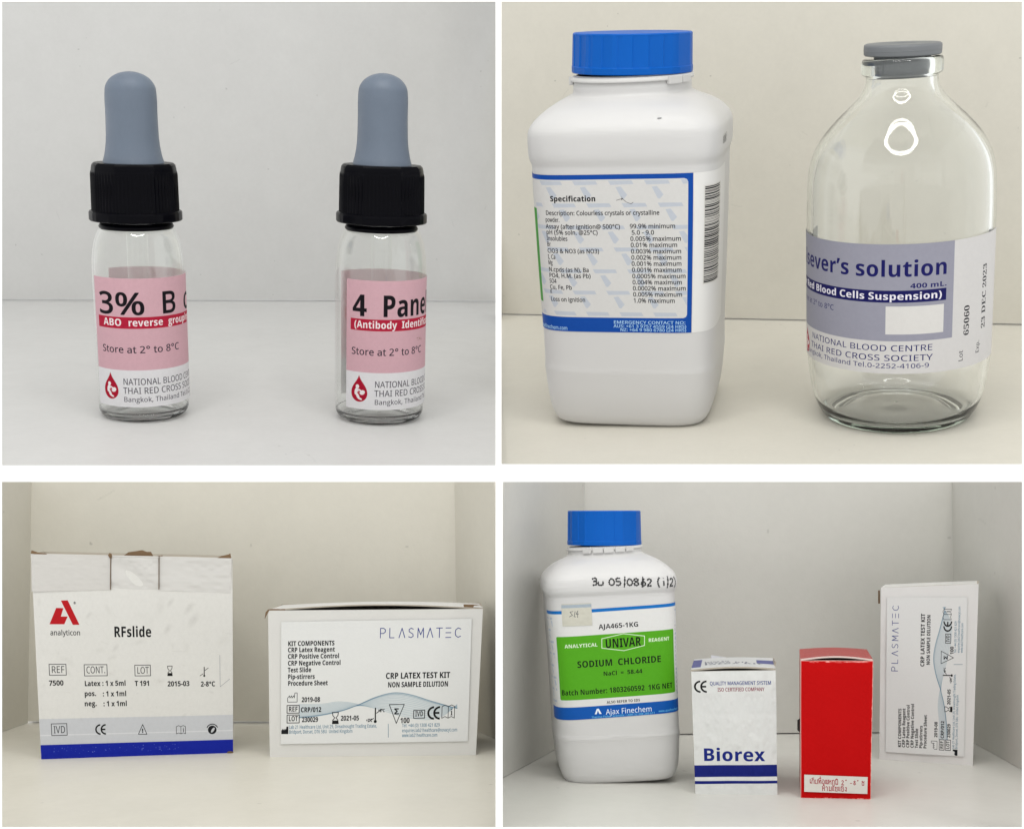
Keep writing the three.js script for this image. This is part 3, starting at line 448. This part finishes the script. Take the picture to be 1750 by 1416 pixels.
// ---------------------------------------------------------------- cardboard boxes
// panels: front (printed), back, sides, base, lid; the body leans a little as worn cartons do
function carton(name, label, group, o, { depth, skew, turn = 0, front, side, top, lidLift = 0, lidBulge = 0.0004, edge = M.boardEdge, lidDrop = 0, frontBulge = 0.0003 }) {
  const t = thing(name, label, 'carton', group, o); t.rotateY(turn * D2R);
  const w = o.w / 2, d = V(Math.tan(skew * D2R) * depth, 0, -depth), bl = V(-w, 0, 0), br = V(w, 0, 0), tr = V(w + o.top[1], o.h[1], 0), tl = V(-w + o.top[0], o.h[0], 0), back = (p) => p.clone().add(d);
  const th = 0.0005;
  part('front_panel', board(bl, br, tr, tl, th, { nu: 12, nv: 12, bulge: (u, v) => frontBulge * Math.sin(u * Math.PI) * Math.sin(v * Math.PI) + 0.00012 * Math.sin(u * 9 + v * 7) }), [front, edge], t);
  const inn = (p, q) => p.clone().addScaledVector(V().subVectors(q, p).normalize(), 0.00002);
  part('side_panel', board(back(bl), inn(bl, back(bl)).add(V(0, 0, -th)), tl.clone().add(V(0, 0, -th)), back(tl), th, { nu: 6, nv: 6 }), [side, edge], t);
  part('side_panel', board(br.clone().add(V(0, 0, -th)), back(br), back(tr), tr.clone().add(V(0, 0, -th)), th, { nu: 6, nv: 6 }), [side, edge], t);
  part('back_panel', board(back(br), back(bl), back(tl), back(tr), th), [side, edge], t);
  part('base_panel', board(back(bl).add(V(0, 0.0003, 0)), back(br).add(V(0, 0.0003, 0)), br.clone().add(V(0, 0.0003, -th)), bl.clone().add(V(0, 0.0003, -th)), 0.0002), [side, edge], t);
  const up = (p, y, z = 0) => p.clone().add(V(0, y, z));
  const lid = part('top_flap', board(up(tl, lidLift - lidDrop, -0.0003), up(tr, lidLift - lidDrop, -0.0003), up(back(tr), -lidDrop), up(back(tl), -lidDrop), th, { nu: 14, nv: 8, bulge: (u, v) => lidBulge * Math.sin(u * Math.PI) * (1 - 0.4 * v) }), [top, edge], t);
  return { t, bl, br, tr, tl, back, lid, d, at: (s, q, z = 0) => { const a = V().lerpVectors(bl, br, s), b = V().lerpVectors(tl, tr, s), p = a.lerp(b, q); p.z += z; return p; } };
}
function torn(pts, t, z) { const s = new THREE.Shape(pts.map(([a, b]) => new THREE.Vector2(a, b))); return new THREE.ExtrudeGeometry(s, { depth: t, bevelEnabled: false }).translate(0, 0, z); }

{ // rheumatoid factor slide kit: worn carton with a torn tuck flap
  const K = 4, W = 336, H = 348, [c, x] = canvas(W * K, H * K, '#dbdad6'), m = sheetMap([52, 945], [397, 953], [70, 1297], [398, 1286], W, H); x.scale(K, K);
  const put = (s, u0, u1, v, size, o = {}) => { const a = m(u0, v), b = m(u1, v); write(x, s, a[0], b[0], (a[1] + b[1]) / 2, size, { color: '#0e0f12', bold: true, fat: 0.25, ...o }); };
  const bx = (u0, v0, u1, v1, s) => { const a = m(u0, v0), b = m(u1, v1); rect(x, a[0], a[1], b[0], b[1], 1.1, '#26272b'); write(x, s, a[0] + 3, b[0] - 2.6, b[1] - 4, (b[1] - a[1]) * 0.86, { color: '#26272b' }); };
  const P = (l) => l.map(([u, v]) => m(u, v));
  x.fillStyle = '#c6c8cc'; { const a = m(60, 1229); x.fillRect(0, a[1], W, 46); } x.fillStyle = '#d6d7da'; x.fillRect(0, m(60, 1256)[1], W, 2);
  x.fillStyle = '#0b2099'; x.fillRect(0, m(68, 1273)[1], W, 60);
  poly(x, P([[103.1, 1026.3], [114.6, 1025.8], [134.7, 1067.9], [123.3, 1067.9]]), '#b5121c'); poly(x, P([[95.1, 1038.9], [107.3, 1039.3], [103.1, 1053.7], [114.6, 1053.7], [108.9, 1067], [83.7, 1067]]), '#b5121c');
  put('®', 124.5, 128.8, 1032, 6, { color: '#555' }); put('analyticon', 85, 136.5, 1085.5, 12.5, { bold: false }); put('RFslide', 193, 258, 1089, 25);
  bx(83, 1135.6, 112.3, 1154, 'REF'); bx(142.5, 1136.3, 182, 1155, 'CONT.'); bx(229, 1137, 256, 1155, 'LOT');
  { const a = m(285, 1138.6), b = m(293.3, 1155); hourglass(x, a[0], a[1], b[0], b[1]); thermometer(x, m(348, 1140)[0], m(348, 1140)[1], m(348, 1157)[1]); }
  put('7500', 83, 108, 1172, 12); put('Latex : 1 x 5ml', 143, 214, 1172.5, 12); put('T 191', 229, 255, 1172.5, 12); put('2015-03', 285, 323, 1173, 12); put('2-8°C', 342, 367, 1173.5, 12);
  put('pos.', 143, 163.5, 1190, 12); put(': 1 x 1ml', 174, 215, 1190, 12); put('neg.', 143, 164.5, 1207, 12); put(': 1 x 1ml', 175, 216, 1207, 12);
  bx(87, 1237, 114, 1256, 'IVD'); { const a = m(161, 1238), b = m(180, 1255); ceMark(x, a[0], a[1], b[0], b[1]); }
  poly(x, P([[242.3, 1238], [249.5, 1254.5], [235, 1254.5]]), null, '#17181c', 1.1); put('!', 240.6, 244, 1252.5, 10);
  { const a = m(300, 1240), b = m(316, 1253.5); booklet(x, a[0], a[1], b[0], b[1], '#333', 0.9); const q = m(362, 1247); x.fillStyle = '#17181c'; x.beginPath(); x.arc(q[0], q[1], 7.5, 0, 7); x.fill(); x.fillStyle = '#c6c8cc'; x.beginPath(); x.ellipse(q[0] + 1, q[1] + 0.5, 2.2, 5, 0.6, 0, 7); x.fill(); x.strokeStyle = '#17181c'; x.lineWidth = 1.6; x.beginPath(); x.arc(q[0], q[1], 10, Math.PI * 1.15, Math.PI * 1.85); x.stroke(); }
  poly(x, P([[375, 1120], [375.6, 1174], [392, 1161]]), null, 'rgba(60,65,90,0.75)', 0.5, false);
  const smudge = (a, b, r, o, t) => { const g = x.createRadialGradient(0, 0, 0, 0, 0, r); g.addColorStop(0, `rgba(112,108,104,${o})`); g.addColorStop(1, 'rgba(112,108,104,0)'); x.save(); x.translate(a, b); x.rotate(t); x.scale(1, 0.45); x.fillStyle = g; x.fillRect(-r, -r, 2 * r, 2 * r); x.restore(); };
  for (let k = 0; k < 70; k++) smudge(rnd() * W, 70 + rnd() * 215, 2 + rnd() * rnd() * 24, 0.02 + rnd() * 0.06, rnd() * 3);
  for (const [u, v, r] of [[322, 1040, 12], [290, 1030, 9], [150, 1052, 7], [285, 1075, 10], [196, 1108, 8], [330, 1060, 14]]) smudge(...m(u, v), r * 1.3, 0.13, 2.2);
  for (let k = 0; k < 14; k++) { const a = rnd() * W, b = 65 + rnd() * 225; poly(x, [[a, b], [a + 4 + rnd() * 22, b + (rnd() - 0.4) * 14]], null, 'rgba(120,112,104,0.16)', 0.4, false); }
  for (let k = 0; k < 60; k++) { x.fillStyle = `rgba(200,210,245,${0.2 + rnd() * 0.4})`; x.fillRect(20 + rnd() * 220, m(100, 1275)[1] + rnd() * 12, 0.5 + rnd() * 1.4, 0.5 + rnd()); }
  paper(x, c.width, c.height, 9);
  const b = carton('test_kit_box', 'worn white carton with blue base stripe, red emblem and torn tuck flap', null, O.rf, { depth: 0.042, skew: -8, front: printed(c, { roughness: 0.48 }), side: M.board, top: M.board, lidDrop: 0.0012, lidBulge: 0.0002 });
  const mm = 0.000225, Q = (u, v) => { const [a, q] = m(u, v); return [a / W, 1 - q / H]; }, pt = (u, v, z) => b.at(...Q(u, v), z);
  // glued flap across the top, a tuck tab between two slits
  part('glue_flap', board(pt(54, 1011, 0.0003), pt(188, 1008, 0.0003), pt(188, 949.5, 0.0003), pt(53, 946, 0.0003), 0.0003, { nu: 10, nv: 4, bulge: (u, v) => 0.0001 * Math.sin(u * 3) * (1 - v) }), [M.flap, M.boardEdge], b.t);
  part('glue_flap', board(pt(271, 1009, 0.0002), pt(394, 1014, 0.0002), pt(396, 953.5, 0.0002), pt(271, 951.5, 0.0002), 0.0004, { nu: 10, nv: 6, bulge: (u, v) => 0.0004 * smooth(0.2, 1, u) * v }), [M.boardGloss, M.boardEdge], b.t);
  part('tuck_tab', board(pt(189, 1006, 0.0001), pt(270, 1007, 0.0001), pt(269.5, 953, 0.0005), pt(189, 951.5, 0.0005), 0.0004, { nu: 16, nv: 12, bulge: (u, v) => 0.0004 * Math.sin(u * 7 + v * 4) * Math.sin(v * 3.1) }), [M.boardGloss, M.brown], b.t);
  for (const u of [188, 270.6]) { const p = pt(u, 978, 0.0006); part('slit_edge', new THREE.BoxGeometry(0.0002, 0.0131, 0.0006).translate(p.x, p.y, p.z), M.brown, b.t); }
  const jag = (l, t, z) => torn(l.map(([u, v]) => { const p = pt(u, v, 0); return [p.x, p.y]; }), t, z);
  part('torn_edge', jag([[52, 945], [53.5, 939.5], [63, 943], [79, 945.5], [79, 948], [64, 947]], 0.0008, -0.0006), M.brown, b.t);
  part('torn_edge', jag([[371, 952.5], [378, 949.5], [391, 946.5], [393, 945], [394.5, 953.5], [380, 954]], 0.0008, -0.0006), M.brown, b.t);
  part('torn_edge', jag([[207, 949.5], [216, 943], [230, 941], [239, 939.5], [247, 942.5], [254, 942.5], [259, 951], [274, 948.5], [274.5, 951.5], [258, 953.5]], 0.0008, -0.0030), M.brown, b.t);
  part('torn_edge', jag([[183.5, 948], [186, 944], [189, 945.5], [190, 953], [186.5, 953]], 0.0009, -0.0002), M.brown, b.t);
  const q = pt(393, 1285, 0.0004); part('scuffed_corner', new THREE.IcosahedronGeometry(0.0009, 1).scale(1.4, 0.6, 0.5).translate(q.x, q.y, q.z), M.brown, b.t);
}

// printed label of the latex kits
const kitLabel = (() => {
  const K = 5, W = 320, H = 209, [c, x] = canvas(W * K, H * K, '#e2e3e2'), m = sheetMap([484, 1061.5], [805.5, 1058], [483.3, 1269], [798.5, 1268], W, H); x.scale(K, K);
  const put = (s, u0, u1, v, size, o = {}) => { const a = m(u0, v), b = m(u1, v); write(x, s, a[0], b[0], a[1], size, { color: '#0e1014', bold: true, fat: 0.3, ...o }); };
  const P = (l) => l.map(([u, v]) => m(u, v)), Z = (p, q) => [440 + p / 4.268, 1160 + q / 4.268];
  // woven wave
  const c1 = [[315, 178], [480, 178], [600, 163], [700, 172], [800, 198], [900, 225], [1020, 262], [1150, 292], [1260, 300], [1360, 270], [1455, 190]], c2 = [[315, 278], [430, 268], [560, 246], [660, 220], [740, 188], [880, 128], [1010, 100], [1130, 118], [1250, 158], [1370, 195], [1455, 222]];
  const cur = (pts) => new THREE.CatmullRomCurve3(pts.map(([a, b]) => V(...m(...Z(a, b)), 0))).getPoints(60), A = cur(c1), B = cur(c2);
  poly(x, [...A.map((p) => [p.x, p.y]), ...B.slice().reverse().map((p) => [p.x, p.y])], 'rgba(150,176,192,0.2)');
  for (let k = 0; k <= 13; k++) { const f = Math.pow(k / 13, 1.4); poly(x, A.map((p, i) => [lerp(B[i].x, p.x, f), lerp(B[i].y, p.y, f)]), null, `rgba(62,104,132,${k < 3 ? 0.6 : 0.4})`, k < 3 ? 0.8 : 0.45, false); }
  // maker's name in thin capitals
  const n = '#23307e'; 'PLΛSMΛTΞC'.split('').forEach((ch, i) => {
    const u = 652 + i * 15.75, a = m(u, 1073.5), b = m(u + 9.3, 1089.7), w = b[0] - a[0], h = b[1] - a[1], L = (l) => poly(x, l.map(([p, q]) => [a[0] + p * w, a[1] + q * h]), null, n, 1.35, false);
    if (ch === 'Λ') L([[0, 1], [0.5, 0], [1, 1]]); else if (ch === 'Ξ') { L([[0, 0], [0.85, 0]]); L([[0, 0.5], [0.85, 0.5]]); L([[0, 1], [0.85, 1]]); } else if (ch === 'P') L([[0, 1], [0, 0], [0.55, 0], [0.85, 0.14], [0.85, 0.38], [0.55, 0.54], [0, 0.54]]); else if (ch === 'L') L([[0, 0], [0, 1], [0.75, 1]]); else if (ch === 'M') L([[0, 1], [0.05, 0], [0.5, 0.7], [0.95, 0], [1, 1]]); else if (ch === 'T') { L([[0, 0], [1, 0]]); L([[0.5, 0], [0.5, 1]]); } else if (ch === 'S') L([[0.82, 0.1], [0.45, 0], [0.1, 0.14], [0.12, 0.36], [0.45, 0.5], [0.78, 0.62], [0.82, 0.86], [0.45, 1], [0.05, 0.9]]); else L([[0.92, 0.12], [0.5, 0], [0.08, 0.2], [0, 0.5], [0.08, 0.8], [0.5, 1], [0.92, 0.88]]);
  });
  [['KIT COMPONENTS', 574.5, 1103], ['CRP Latex Reagent', 575, 1113.8], ['CRP Positive Control', 582.5, 1125], ['CRP Negative Control', 585, 1136.5], ['Test Slide', 535, 1148], ['Pip-stirrers', 541, 1159.5], ['Procedure Sheet', 563, 1170.7]].forEach(([s, u1, v]) => put(s, 495, u1, v, 11.2));
  put('CRP LATEX TEST KIT', 660.5, 769, 1160, 14); put('NON SAMPLE DILUTION', 664, 766, 1174.7, 12);
  const bx = (u0, v0, u1, v1, s) => { const a = m(u0, v0), b = m(u1, v1); rect(x, a[0], a[1], b[0], b[1], 1.3); write(x, s, a[0] + 2.4, b[0] - 2.2, b[1] - 2.8, (b[1] - a[1]) * 0.9, { bold: true }); };
  { const a = m(495, 1182.7), b = m(511, 1198); factory(x, a[0], a[1], b[0], b[1], null, '#15171b', 0.9); const e = m(484.5, 1239.7), f = m(495.8, 1251.8); factory(x, e[0], e[1], f[0], f[1], '#15171b', '#15171b', 0.5); }
  put('2019-08', 518.5, 550, 1198, 11.5); bx(494, 1203.8, 514.5, 1216.7, 'REF'); put('CRP/012', 517, 552, 1215, 11.5); bx(494, 1220, 514.5, 1233.3, 'LOT'); put('230029', 519, 546.6, 1231.7, 11.5);
  { const a = m(570.7, 1216.3), b = m(580.6, 1235.4); hourglass(x, a[0], a[1], b[0], b[1]); } put('2021-05', 584.6, 615.7, 1230, 11.5);
  { const a = m(643.5, 1209), b = m(643.5, 1235); thermometer(x, a[0], a[1], b[1]); } put('+8°C', 648, 659, 1216.5, 7.5); put('+2°C', 627.5, 638, 1233, 7.5);
  poly(x, P([[666.8, 1203.8], [692, 1203.8], [678.5, 1236]]), null, '#15171b', 1.2); put('Σ', 674.5, 683.5, 1220.5, 14); put('100', 685, 701, 1235.7, 12); bx(708, 1214, 726, 1227.5, 'IVD');
  { const a = m(731, 1208), b = m(752, 1230); ceMark(x, a[0], a[1], b[0], b[1]); const e = m(755.6, 1205.7), f = m(776, 1228); booklet(x, e[0], e[1], f[0], f[1], '#15171b', 1); }
  const s = { color: '#44708c', bold: false, fat: 0.12 };
  put('Lab 21 Healthcare Ltd, Unit 29, Dreadnought Trading Estate,', 497, 645.7, 1243.8, 8, s); put('Bridport, Dorset, DT6 5BU  United Kingdom', 497, 604.7, 1252, 8, s);
  put('Tel: +44 (0) 1308 421 829', 688, 751.6, 1242.9, 8, s); put('enquiries.lab21healthcare@novacyt.com', 688, 781, 1251.6, 8, s); put('www.lab21healthcare.com', 688, 747.6, 1259.8, 8, s);
  poly(x, P([[665, 1237], [665, 1259.6]]), null, '#54788f', 0.9, false);
  paper(x, c.width, c.height, 5);
  return c;
})();
{ // latex kit lying on its long side
  const b = carton('test_kit_box', 'white carton lying lengthwise with white label of blue wave print', null, O.crp, { depth: 0.040, skew: -5, turn: 4, front: M.board, side: M.board, top: M.board, lidLift: 0.0006, lidBulge: 0.0018, lidDrop: 0.0004 });
  const m = sheetMap([461, 1042], [824, 1041], [464, 1291], [812, 1292], 1, 1), pt = (u, v, z) => { const [a, q] = m(u, v); return b.at(a, 1 - q, z); };
  part('label', board(pt(483.3, 1269, 0.0006), pt(798.5, 1268, 0.0006), pt(805.5, 1058, 0.0006), pt(484, 1061.5, 0.0006), 0.00015, { nu: 12, nv: 12, bulge: (u, v) => 0.0002 * Math.sin(u * Math.PI) * Math.sin(v * Math.PI) + 0.00006 * Math.sin(u * 11 + v * 5) }), [printed(kitLabel, { roughness: 0.5 }), M.board], b.t);
  const jag = (l, t, z) => torn(l.map(([u, v]) => { const p = pt(u, v, 0); return [p.x, p.y]; }), t, z);
  part('torn_edge', jag([[462, 1042], [460, 1040.5], [467, 1039.3], [490, 1040], [490, 1042]], 0.0008, -0.0008), M.brown, b.t);
  part('torn_edge', jag([[455.5, 1056], [457, 1045], [461, 1040.5], [463, 1043], [459, 1048]], 0.0008, -0.0006), M.brown, b.t);
  part('torn_edge', jag([[791, 1033.5], [822, 1034.3], [809, 1035.6], [807, 1038.5], [823, 1040], [792, 1040.5]], 0.0008, -0.0016), M.brown, b.t);
}
{ // the same kind of kit standing on its end
  const b = carton('test_kit_box', 'white carton standing on its short end with sideways label beside red carton', null, O.crp4, { depth: 0.021, skew: 2.6, front: std({ color: rgb(0.66, 0.655, 0.645), roughness: 0.22, bumpMap: rep(waveBump, 1.2), bumpScale: 0.0004 }), side: M.board, top: M.board, lidBulge: 0.0001 });
  const m = sheetMap([1506, 1004], [1673, 997], [1503, 1297], [1663, 1308], 1, 1), pt = (u, v, z) => { const [a, q] = m(u, v); return b.at(a, 1 - q, z); };
  // the print runs upwards: its left edge lies along the foot
  const g = board(pt(1514, 1284, 0.0006), pt(1648, 1292, 0.0006), pt(1654, 1020, 0.0006), pt(1516.5, 1020, 0.0006), 0.00012, { nu: 8, nv: 12, bulge: (u, v) => 0.00015 * Math.sin(u * Math.PI) * Math.sin(v * Math.PI) + 0.00005 * Math.sin(v * 11 + u * 5) });
  const uv = g.attributes.uv; for (let i = 0; i < uv.count; i++) { const a = uv.getX(i), q = uv.getY(i); uv.setXY(i, q, 1 - a); }
  part('label', g, [printed(kitLabel, { roughness: 0.4 }), M.board], b.t);
  const q = pt(1502.5, 1020, -0.001); part('torn_edge', new THREE.BoxGeometry(0.0006, 0.0044, 0.0012).translate(q.x, q.y, q.z), M.brown, b.t);
}
{ // small white carton with navy bands
  const K = 6, W = 139, H = 212, [c, x] = canvas(W * K, H * K, '#dcdddb'), m = sheetMap([1183, 1148], [1324, 1144], [1190, 1358], [1327, 1356], W, H); x.scale(K, K);
  const put = (s, u0, u1, v, size, o = {}) => { const a = m(u0, v), b = m(u1, v); write(x, s, a[0], b[0], a[1], size, { fat: 0.3, ...o }); };
  { const a = m(1187.5, 1164), b = m(1209.6, 1183.8); ceMark(x, a[0], a[1], b[0], b[1]); }
  put('QUALITY MANAGEMENT SYSTEM', 1214, 1316.7, 1171.3, 8.6, { color: '#2b3a7c' }); put('ISO CERTIFIED COMPANY', 1227, 1305, 1181.5, 8.4, { color: '#7c2436' });
  put('Biorex', 1202, 1306.4, 1301, 30, { color: '#14247a', bold: true });
  const band = (a, b) => { const l = m(1188, a[0]), r = m(1326, a[1]), l2 = m(1188, b[0]), r2 = m(1326, b[1]); poly(x, [[-2, l[1]], [W + 2, r[1]], [W + 2, r2[1]], [-2, l2[1]]], '#101d72'); };
  band([1309, 1305], [1329, 1325]); band([1335.7, 1332], [1341, 1336.6]);
  paper(x, c.width, c.height, 6);
  const [tc, tx] = canvas(420, 420, '#cfd0d0'); tx.fillStyle = '#565a90'; tx.fillRect(0, 60, 46, 300); tx.fillRect(330, 120, 90, 150); tx.fillStyle = 'rgba(110,112,120,0.85)';
  for (const [a, l] of [[60, 150], [160, 250], [260, 320]]) write(tx, 'latex kit', 60, l + 40, 200 + (a - 60) * 0.5, 70, { color: '#6c6f7c', bold: true }); paper(tx, 420, 420, 8);
  const b = carton('reagent_box', 'small white carton with two navy bands and lifted top flap', 'small cartons in front of the standing kit', O.bio, { depth: 0.030, skew: 11, turn: -6, front: printed(c, { roughness: 0.42, bumpMap: rep(waveBump, 2), bumpScale: 0.0004 }), side: M.board, top: printed(tc), lidLift: 0.0004, lidBulge: 0.0007, lidDrop: -0.0001, frontBulge: 0.0002 });
  const p = b.back(b.tl).add(V(0.005, 0.0003, 0.001)); part('tuck_tab', board(p, p.clone().add(V(0.008, -0.0002, 0)), p.clone().add(V(0.006, 0.0003, -0.002)), p.clone().add(V(0.0006, 0.0010, -0.002)), 0.0004, { nu: 6, nv: 4 }), [std({ color: rgb(0.45, 0.45, 0.48), roughness: 0.6 }), M.boardEdge], b.t);
  const e = V().lerpVectors(b.tr, b.back(b.tr), 0.25).add(V(0.0001, 0.0002, 0)), f = V().lerpVectors(b.tr, b.back(b.tr), 0.7).add(V(0.0001, 0.0002, 0));
  part('side_flap', board(e, f, f.clone().add(V(0.0002, 0.0009, 0)), e.clone().add(V(0.0004, 0.0012, 0)), 0.0003), [std({ color: rgb(0.06, 0.06, 0.16), roughness: 0.6 }), M.boardEdge], b.t);
}
{ // red carton with a Thai storage sticker
  const K = 6, W = 119, H = 236, [c, x] = canvas(W * K, H * K, '#b8080a'), m = sheetMap([1370, 1129], [1491, 1128], [1370, 1364], [1487, 1364], W, H); x.scale(K, K);
  x.strokeStyle = 'rgba(235,205,195,0.75)'; x.lineWidth = 1.0; x.strokeRect(0.3, 0.3, W - 0.6, H + 4);
  for (let k = 0; k < 90; k++) { x.fillStyle = `rgba(240,190,180,${0.15 + rnd() * 0.5})`; const a = rnd(); a < 0.55 ? x.fillRect(10 + rnd() * 105, rnd() * 2.6, 2 + rnd() * 7, 0.6 + rnd()) : a < 0.8 ? x.fillRect(W - 1.4, rnd() * H, 1.4, 1 + rnd() * 8) : x.fillRect(rnd() * W, H - 1.4, 1 + rnd() * 5, 1.4); }
  paper(x, c.width, c.height, 8);
  const redCard = { color: rgb(0.44, 0.003, 0.003), roughness: 0.4, specularIntensity: 0.3 }, redSide = std(redCard);
  const b = carton('reagent_box', 'glossy red carton with white Thai storage sticker and worn white edges', 'small cartons in front of the standing kit', O.red, { depth: 0.030, skew: 10, turn: -5.5, front: printed(c, { roughness: 0.38, color: rgb(0.95, 0.95, 0.95), specularIntensity: 0.12 }), side: redSide, top: std({ ...redCard, roughness: 0.3, bumpMap: rep(fineBump, 2), bumpScale: 0.0003, specularIntensity: 1 }), lidLift: 0.0003, lidBulge: 0.0009, lidDrop: -0.0001, edge: std({ color: rgb(0.62, 0.5, 0.46), roughness: 0.8 }), frontBulge: 0.0002 });
  const at = (u, v, z) => { const [a, q] = m(u, v); return b.at(a / W, 1 - q / H, z); };
  const [sc, sx] = canvas(848, 232, '#dcd9d2'); const red = '#9c1228';
  // Thai letters as strokes on a 6 x 8 field
  const T = { 'เ': [[[1, 0], [1, 7], [2.2, 7.6], [2.4, 6.4], [1.2, 6.2]]], 'แ': [[[1, 0], [1, 7], [2, 7.4]], [[3.4, 0], [3.4, 7], [4.4, 7.4]]], 'ก': [[[1, 8], [1, 3], [2, 2.2], [1, 1.2], [3, 0], [5, 1], [5, 8]]], 'บ': [[[1.8, 1], [0.8, 1], [1, 8], [5, 8], [5, 0]]], 'ท': [[[1.6, 1.2], [0.6, 0.8], [1.2, 0], [1.6, 8], [3.6, 1], [5, 0.6], [5.2, 8]]], 'อ': [[[2, 4], [1.2, 3.4], [1, 6.6], [3, 8], [5, 7], [5, 1.4], [3, 0], [1, 1]]], 'ณ': [[[1.4, 7], [0.6, 7.6], [1, 2], [2, 0], [3.2, 1], [3.2, 8]], [[3.2, 6], [5, 8], [6, 7], [5.6, 0]]], 'ห': [[[1.6, 1], [0.6, 0.6], [1.4, 0], [1.4, 8]], [[1.4, 5], [4, 2.4], [5, 3], [5.2, 8]], [[4, 2.2], [5.2, 0.4]]], 'ภ': [[[0.8, 8], [1.8, 7.4], [1.4, 3], [2, 2.2], [1, 1.2], [3, 0], [5, 1], [5, 8]]], 'ม': [[[1.6, 1], [0.7, 0.6], [1.4, 0], [1.4, 8], [0.8, 7.4], [1.6, 6.8], [5, 8], [5, 0]]], 'ซ': [[[1.6, 2], [0.8, 1], [2, 0], [2.4, 2], [1.2, 4], [1.6, 8], [4.6, 8], [4.6, 3], [3.6, 2], [5.4, 0.6]]], 'ช': [[[1.6, 1.6], [0.8, 1], [2, 0], [2.4, 2], [1.4, 4], [1.6, 8], [4.6, 8], [4.6, 3], [3.8, 2], [5.4, 0.6]]], 'ข': [[[1.6, 1.6], [0.8, 1], [2, 0], [2.4, 2], [1.4, 4], [1.6, 8], [4.6, 8], [4.6, 0]]], 'า': [[[1, 1.4], [2.6, 0], [4, 1.4], [4, 8]]], 'ง': [[[3, 1.4], [2.2, 0.6], [3.4, 0.2], [4, 2], [3.6, 8], [1, 5]]], '2': [[[1, 1.6], [2.6, 0], [4.4, 1.6], [3.6, 4], [1, 8], [5, 8]]], '8': [[[3, 3.6], [1.4, 1.8], [3, 0], [4.6, 1.8], [3, 3.6], [1, 5.8], [3, 8], [5, 5.8], [3, 3.6]]], '-': [[[1.4, 5], [4.2, 5]]], '\u0e47': [[[0, -1], [1, -2.4], [2.4, -1.6], [3.6, -3]]], '\u0e35': [[[0, -1], [1.5, -2.6], [4, -1.4], [4, -3.4]]], '\u0e34': [[[0, -1], [2, -2.6], [4, -1], [0.4, -1]]], '\u0e48': [[[3, -4], [3, -5.6]]], '\u0e49': [[[1.6, -2.6], [2.6, -1.4], [4, -3]]], '\u0e38': [[[3, 9], [4, 9.4], [4, 12]]], '\u0e39': [[[1.4, 9], [1.4, 11.6], [4, 11.6], [4, 9]]], '°': [[[2, -0.4], [3, -1.4], [3.4, -0.2], [2.2, 0.2]]] };
  const thai = (s, x0, y, k) => { let q = x0; for (const ch of s) { const mark = '\u0e47\u0e35\u0e34\u0e48\u0e49\u0e38\u0e39'.includes(ch); if (ch === ' ') { q += 5 * k; continue; } const off = mark ? q - 6.3 * k : q; for (const st of T[ch] ?? []) poly(sx, st.map(([a, d]) => [off + (a + (mark ? 0.8 : 0)) * k, y + d * k]), null, red, k * 1.2, false); if (!mark) q += ('เแ'.includes(ch) ? (ch === 'เ' ? 3.2 : 5.2) : ch === '°' ? 4.4 : 6.3) * k; } };
  thai('เก็บที่อุณหภูมิ 2° -8° ซ', 72, 58, 7.2); thai('ห้ามแช่แข็ง', 236, 150, 7.2); paper(sx, 848, 232, 8);
  part('sticker', board(at(1375.5, 1353, 0.0005), at(1480.5, 1354.5, 0.0005), at(1481, 1326, 0.0005), at(1375.5, 1324, 0.0005), 0.0001, { nu: 4, nv: 2 }), [printed(sc, { roughness: 0.5 }), M.board], b.t);
  const s = V().lerpVectors(b.bl, b.back(b.bl), 0.55); part('side_print', board(s.clone().add(V(-0.0002, 0.016, -0.003)), s.clone().add(V(-0.0002, 0.016, 0.004)), s.clone().add(V(-0.0002, 0.021, 0.004)), s.clone().add(V(-0.0002, 0.019, -0.003)), 0.0001), [M.marker, M.marker], b.t);
}

renderer.render(scene, camera);
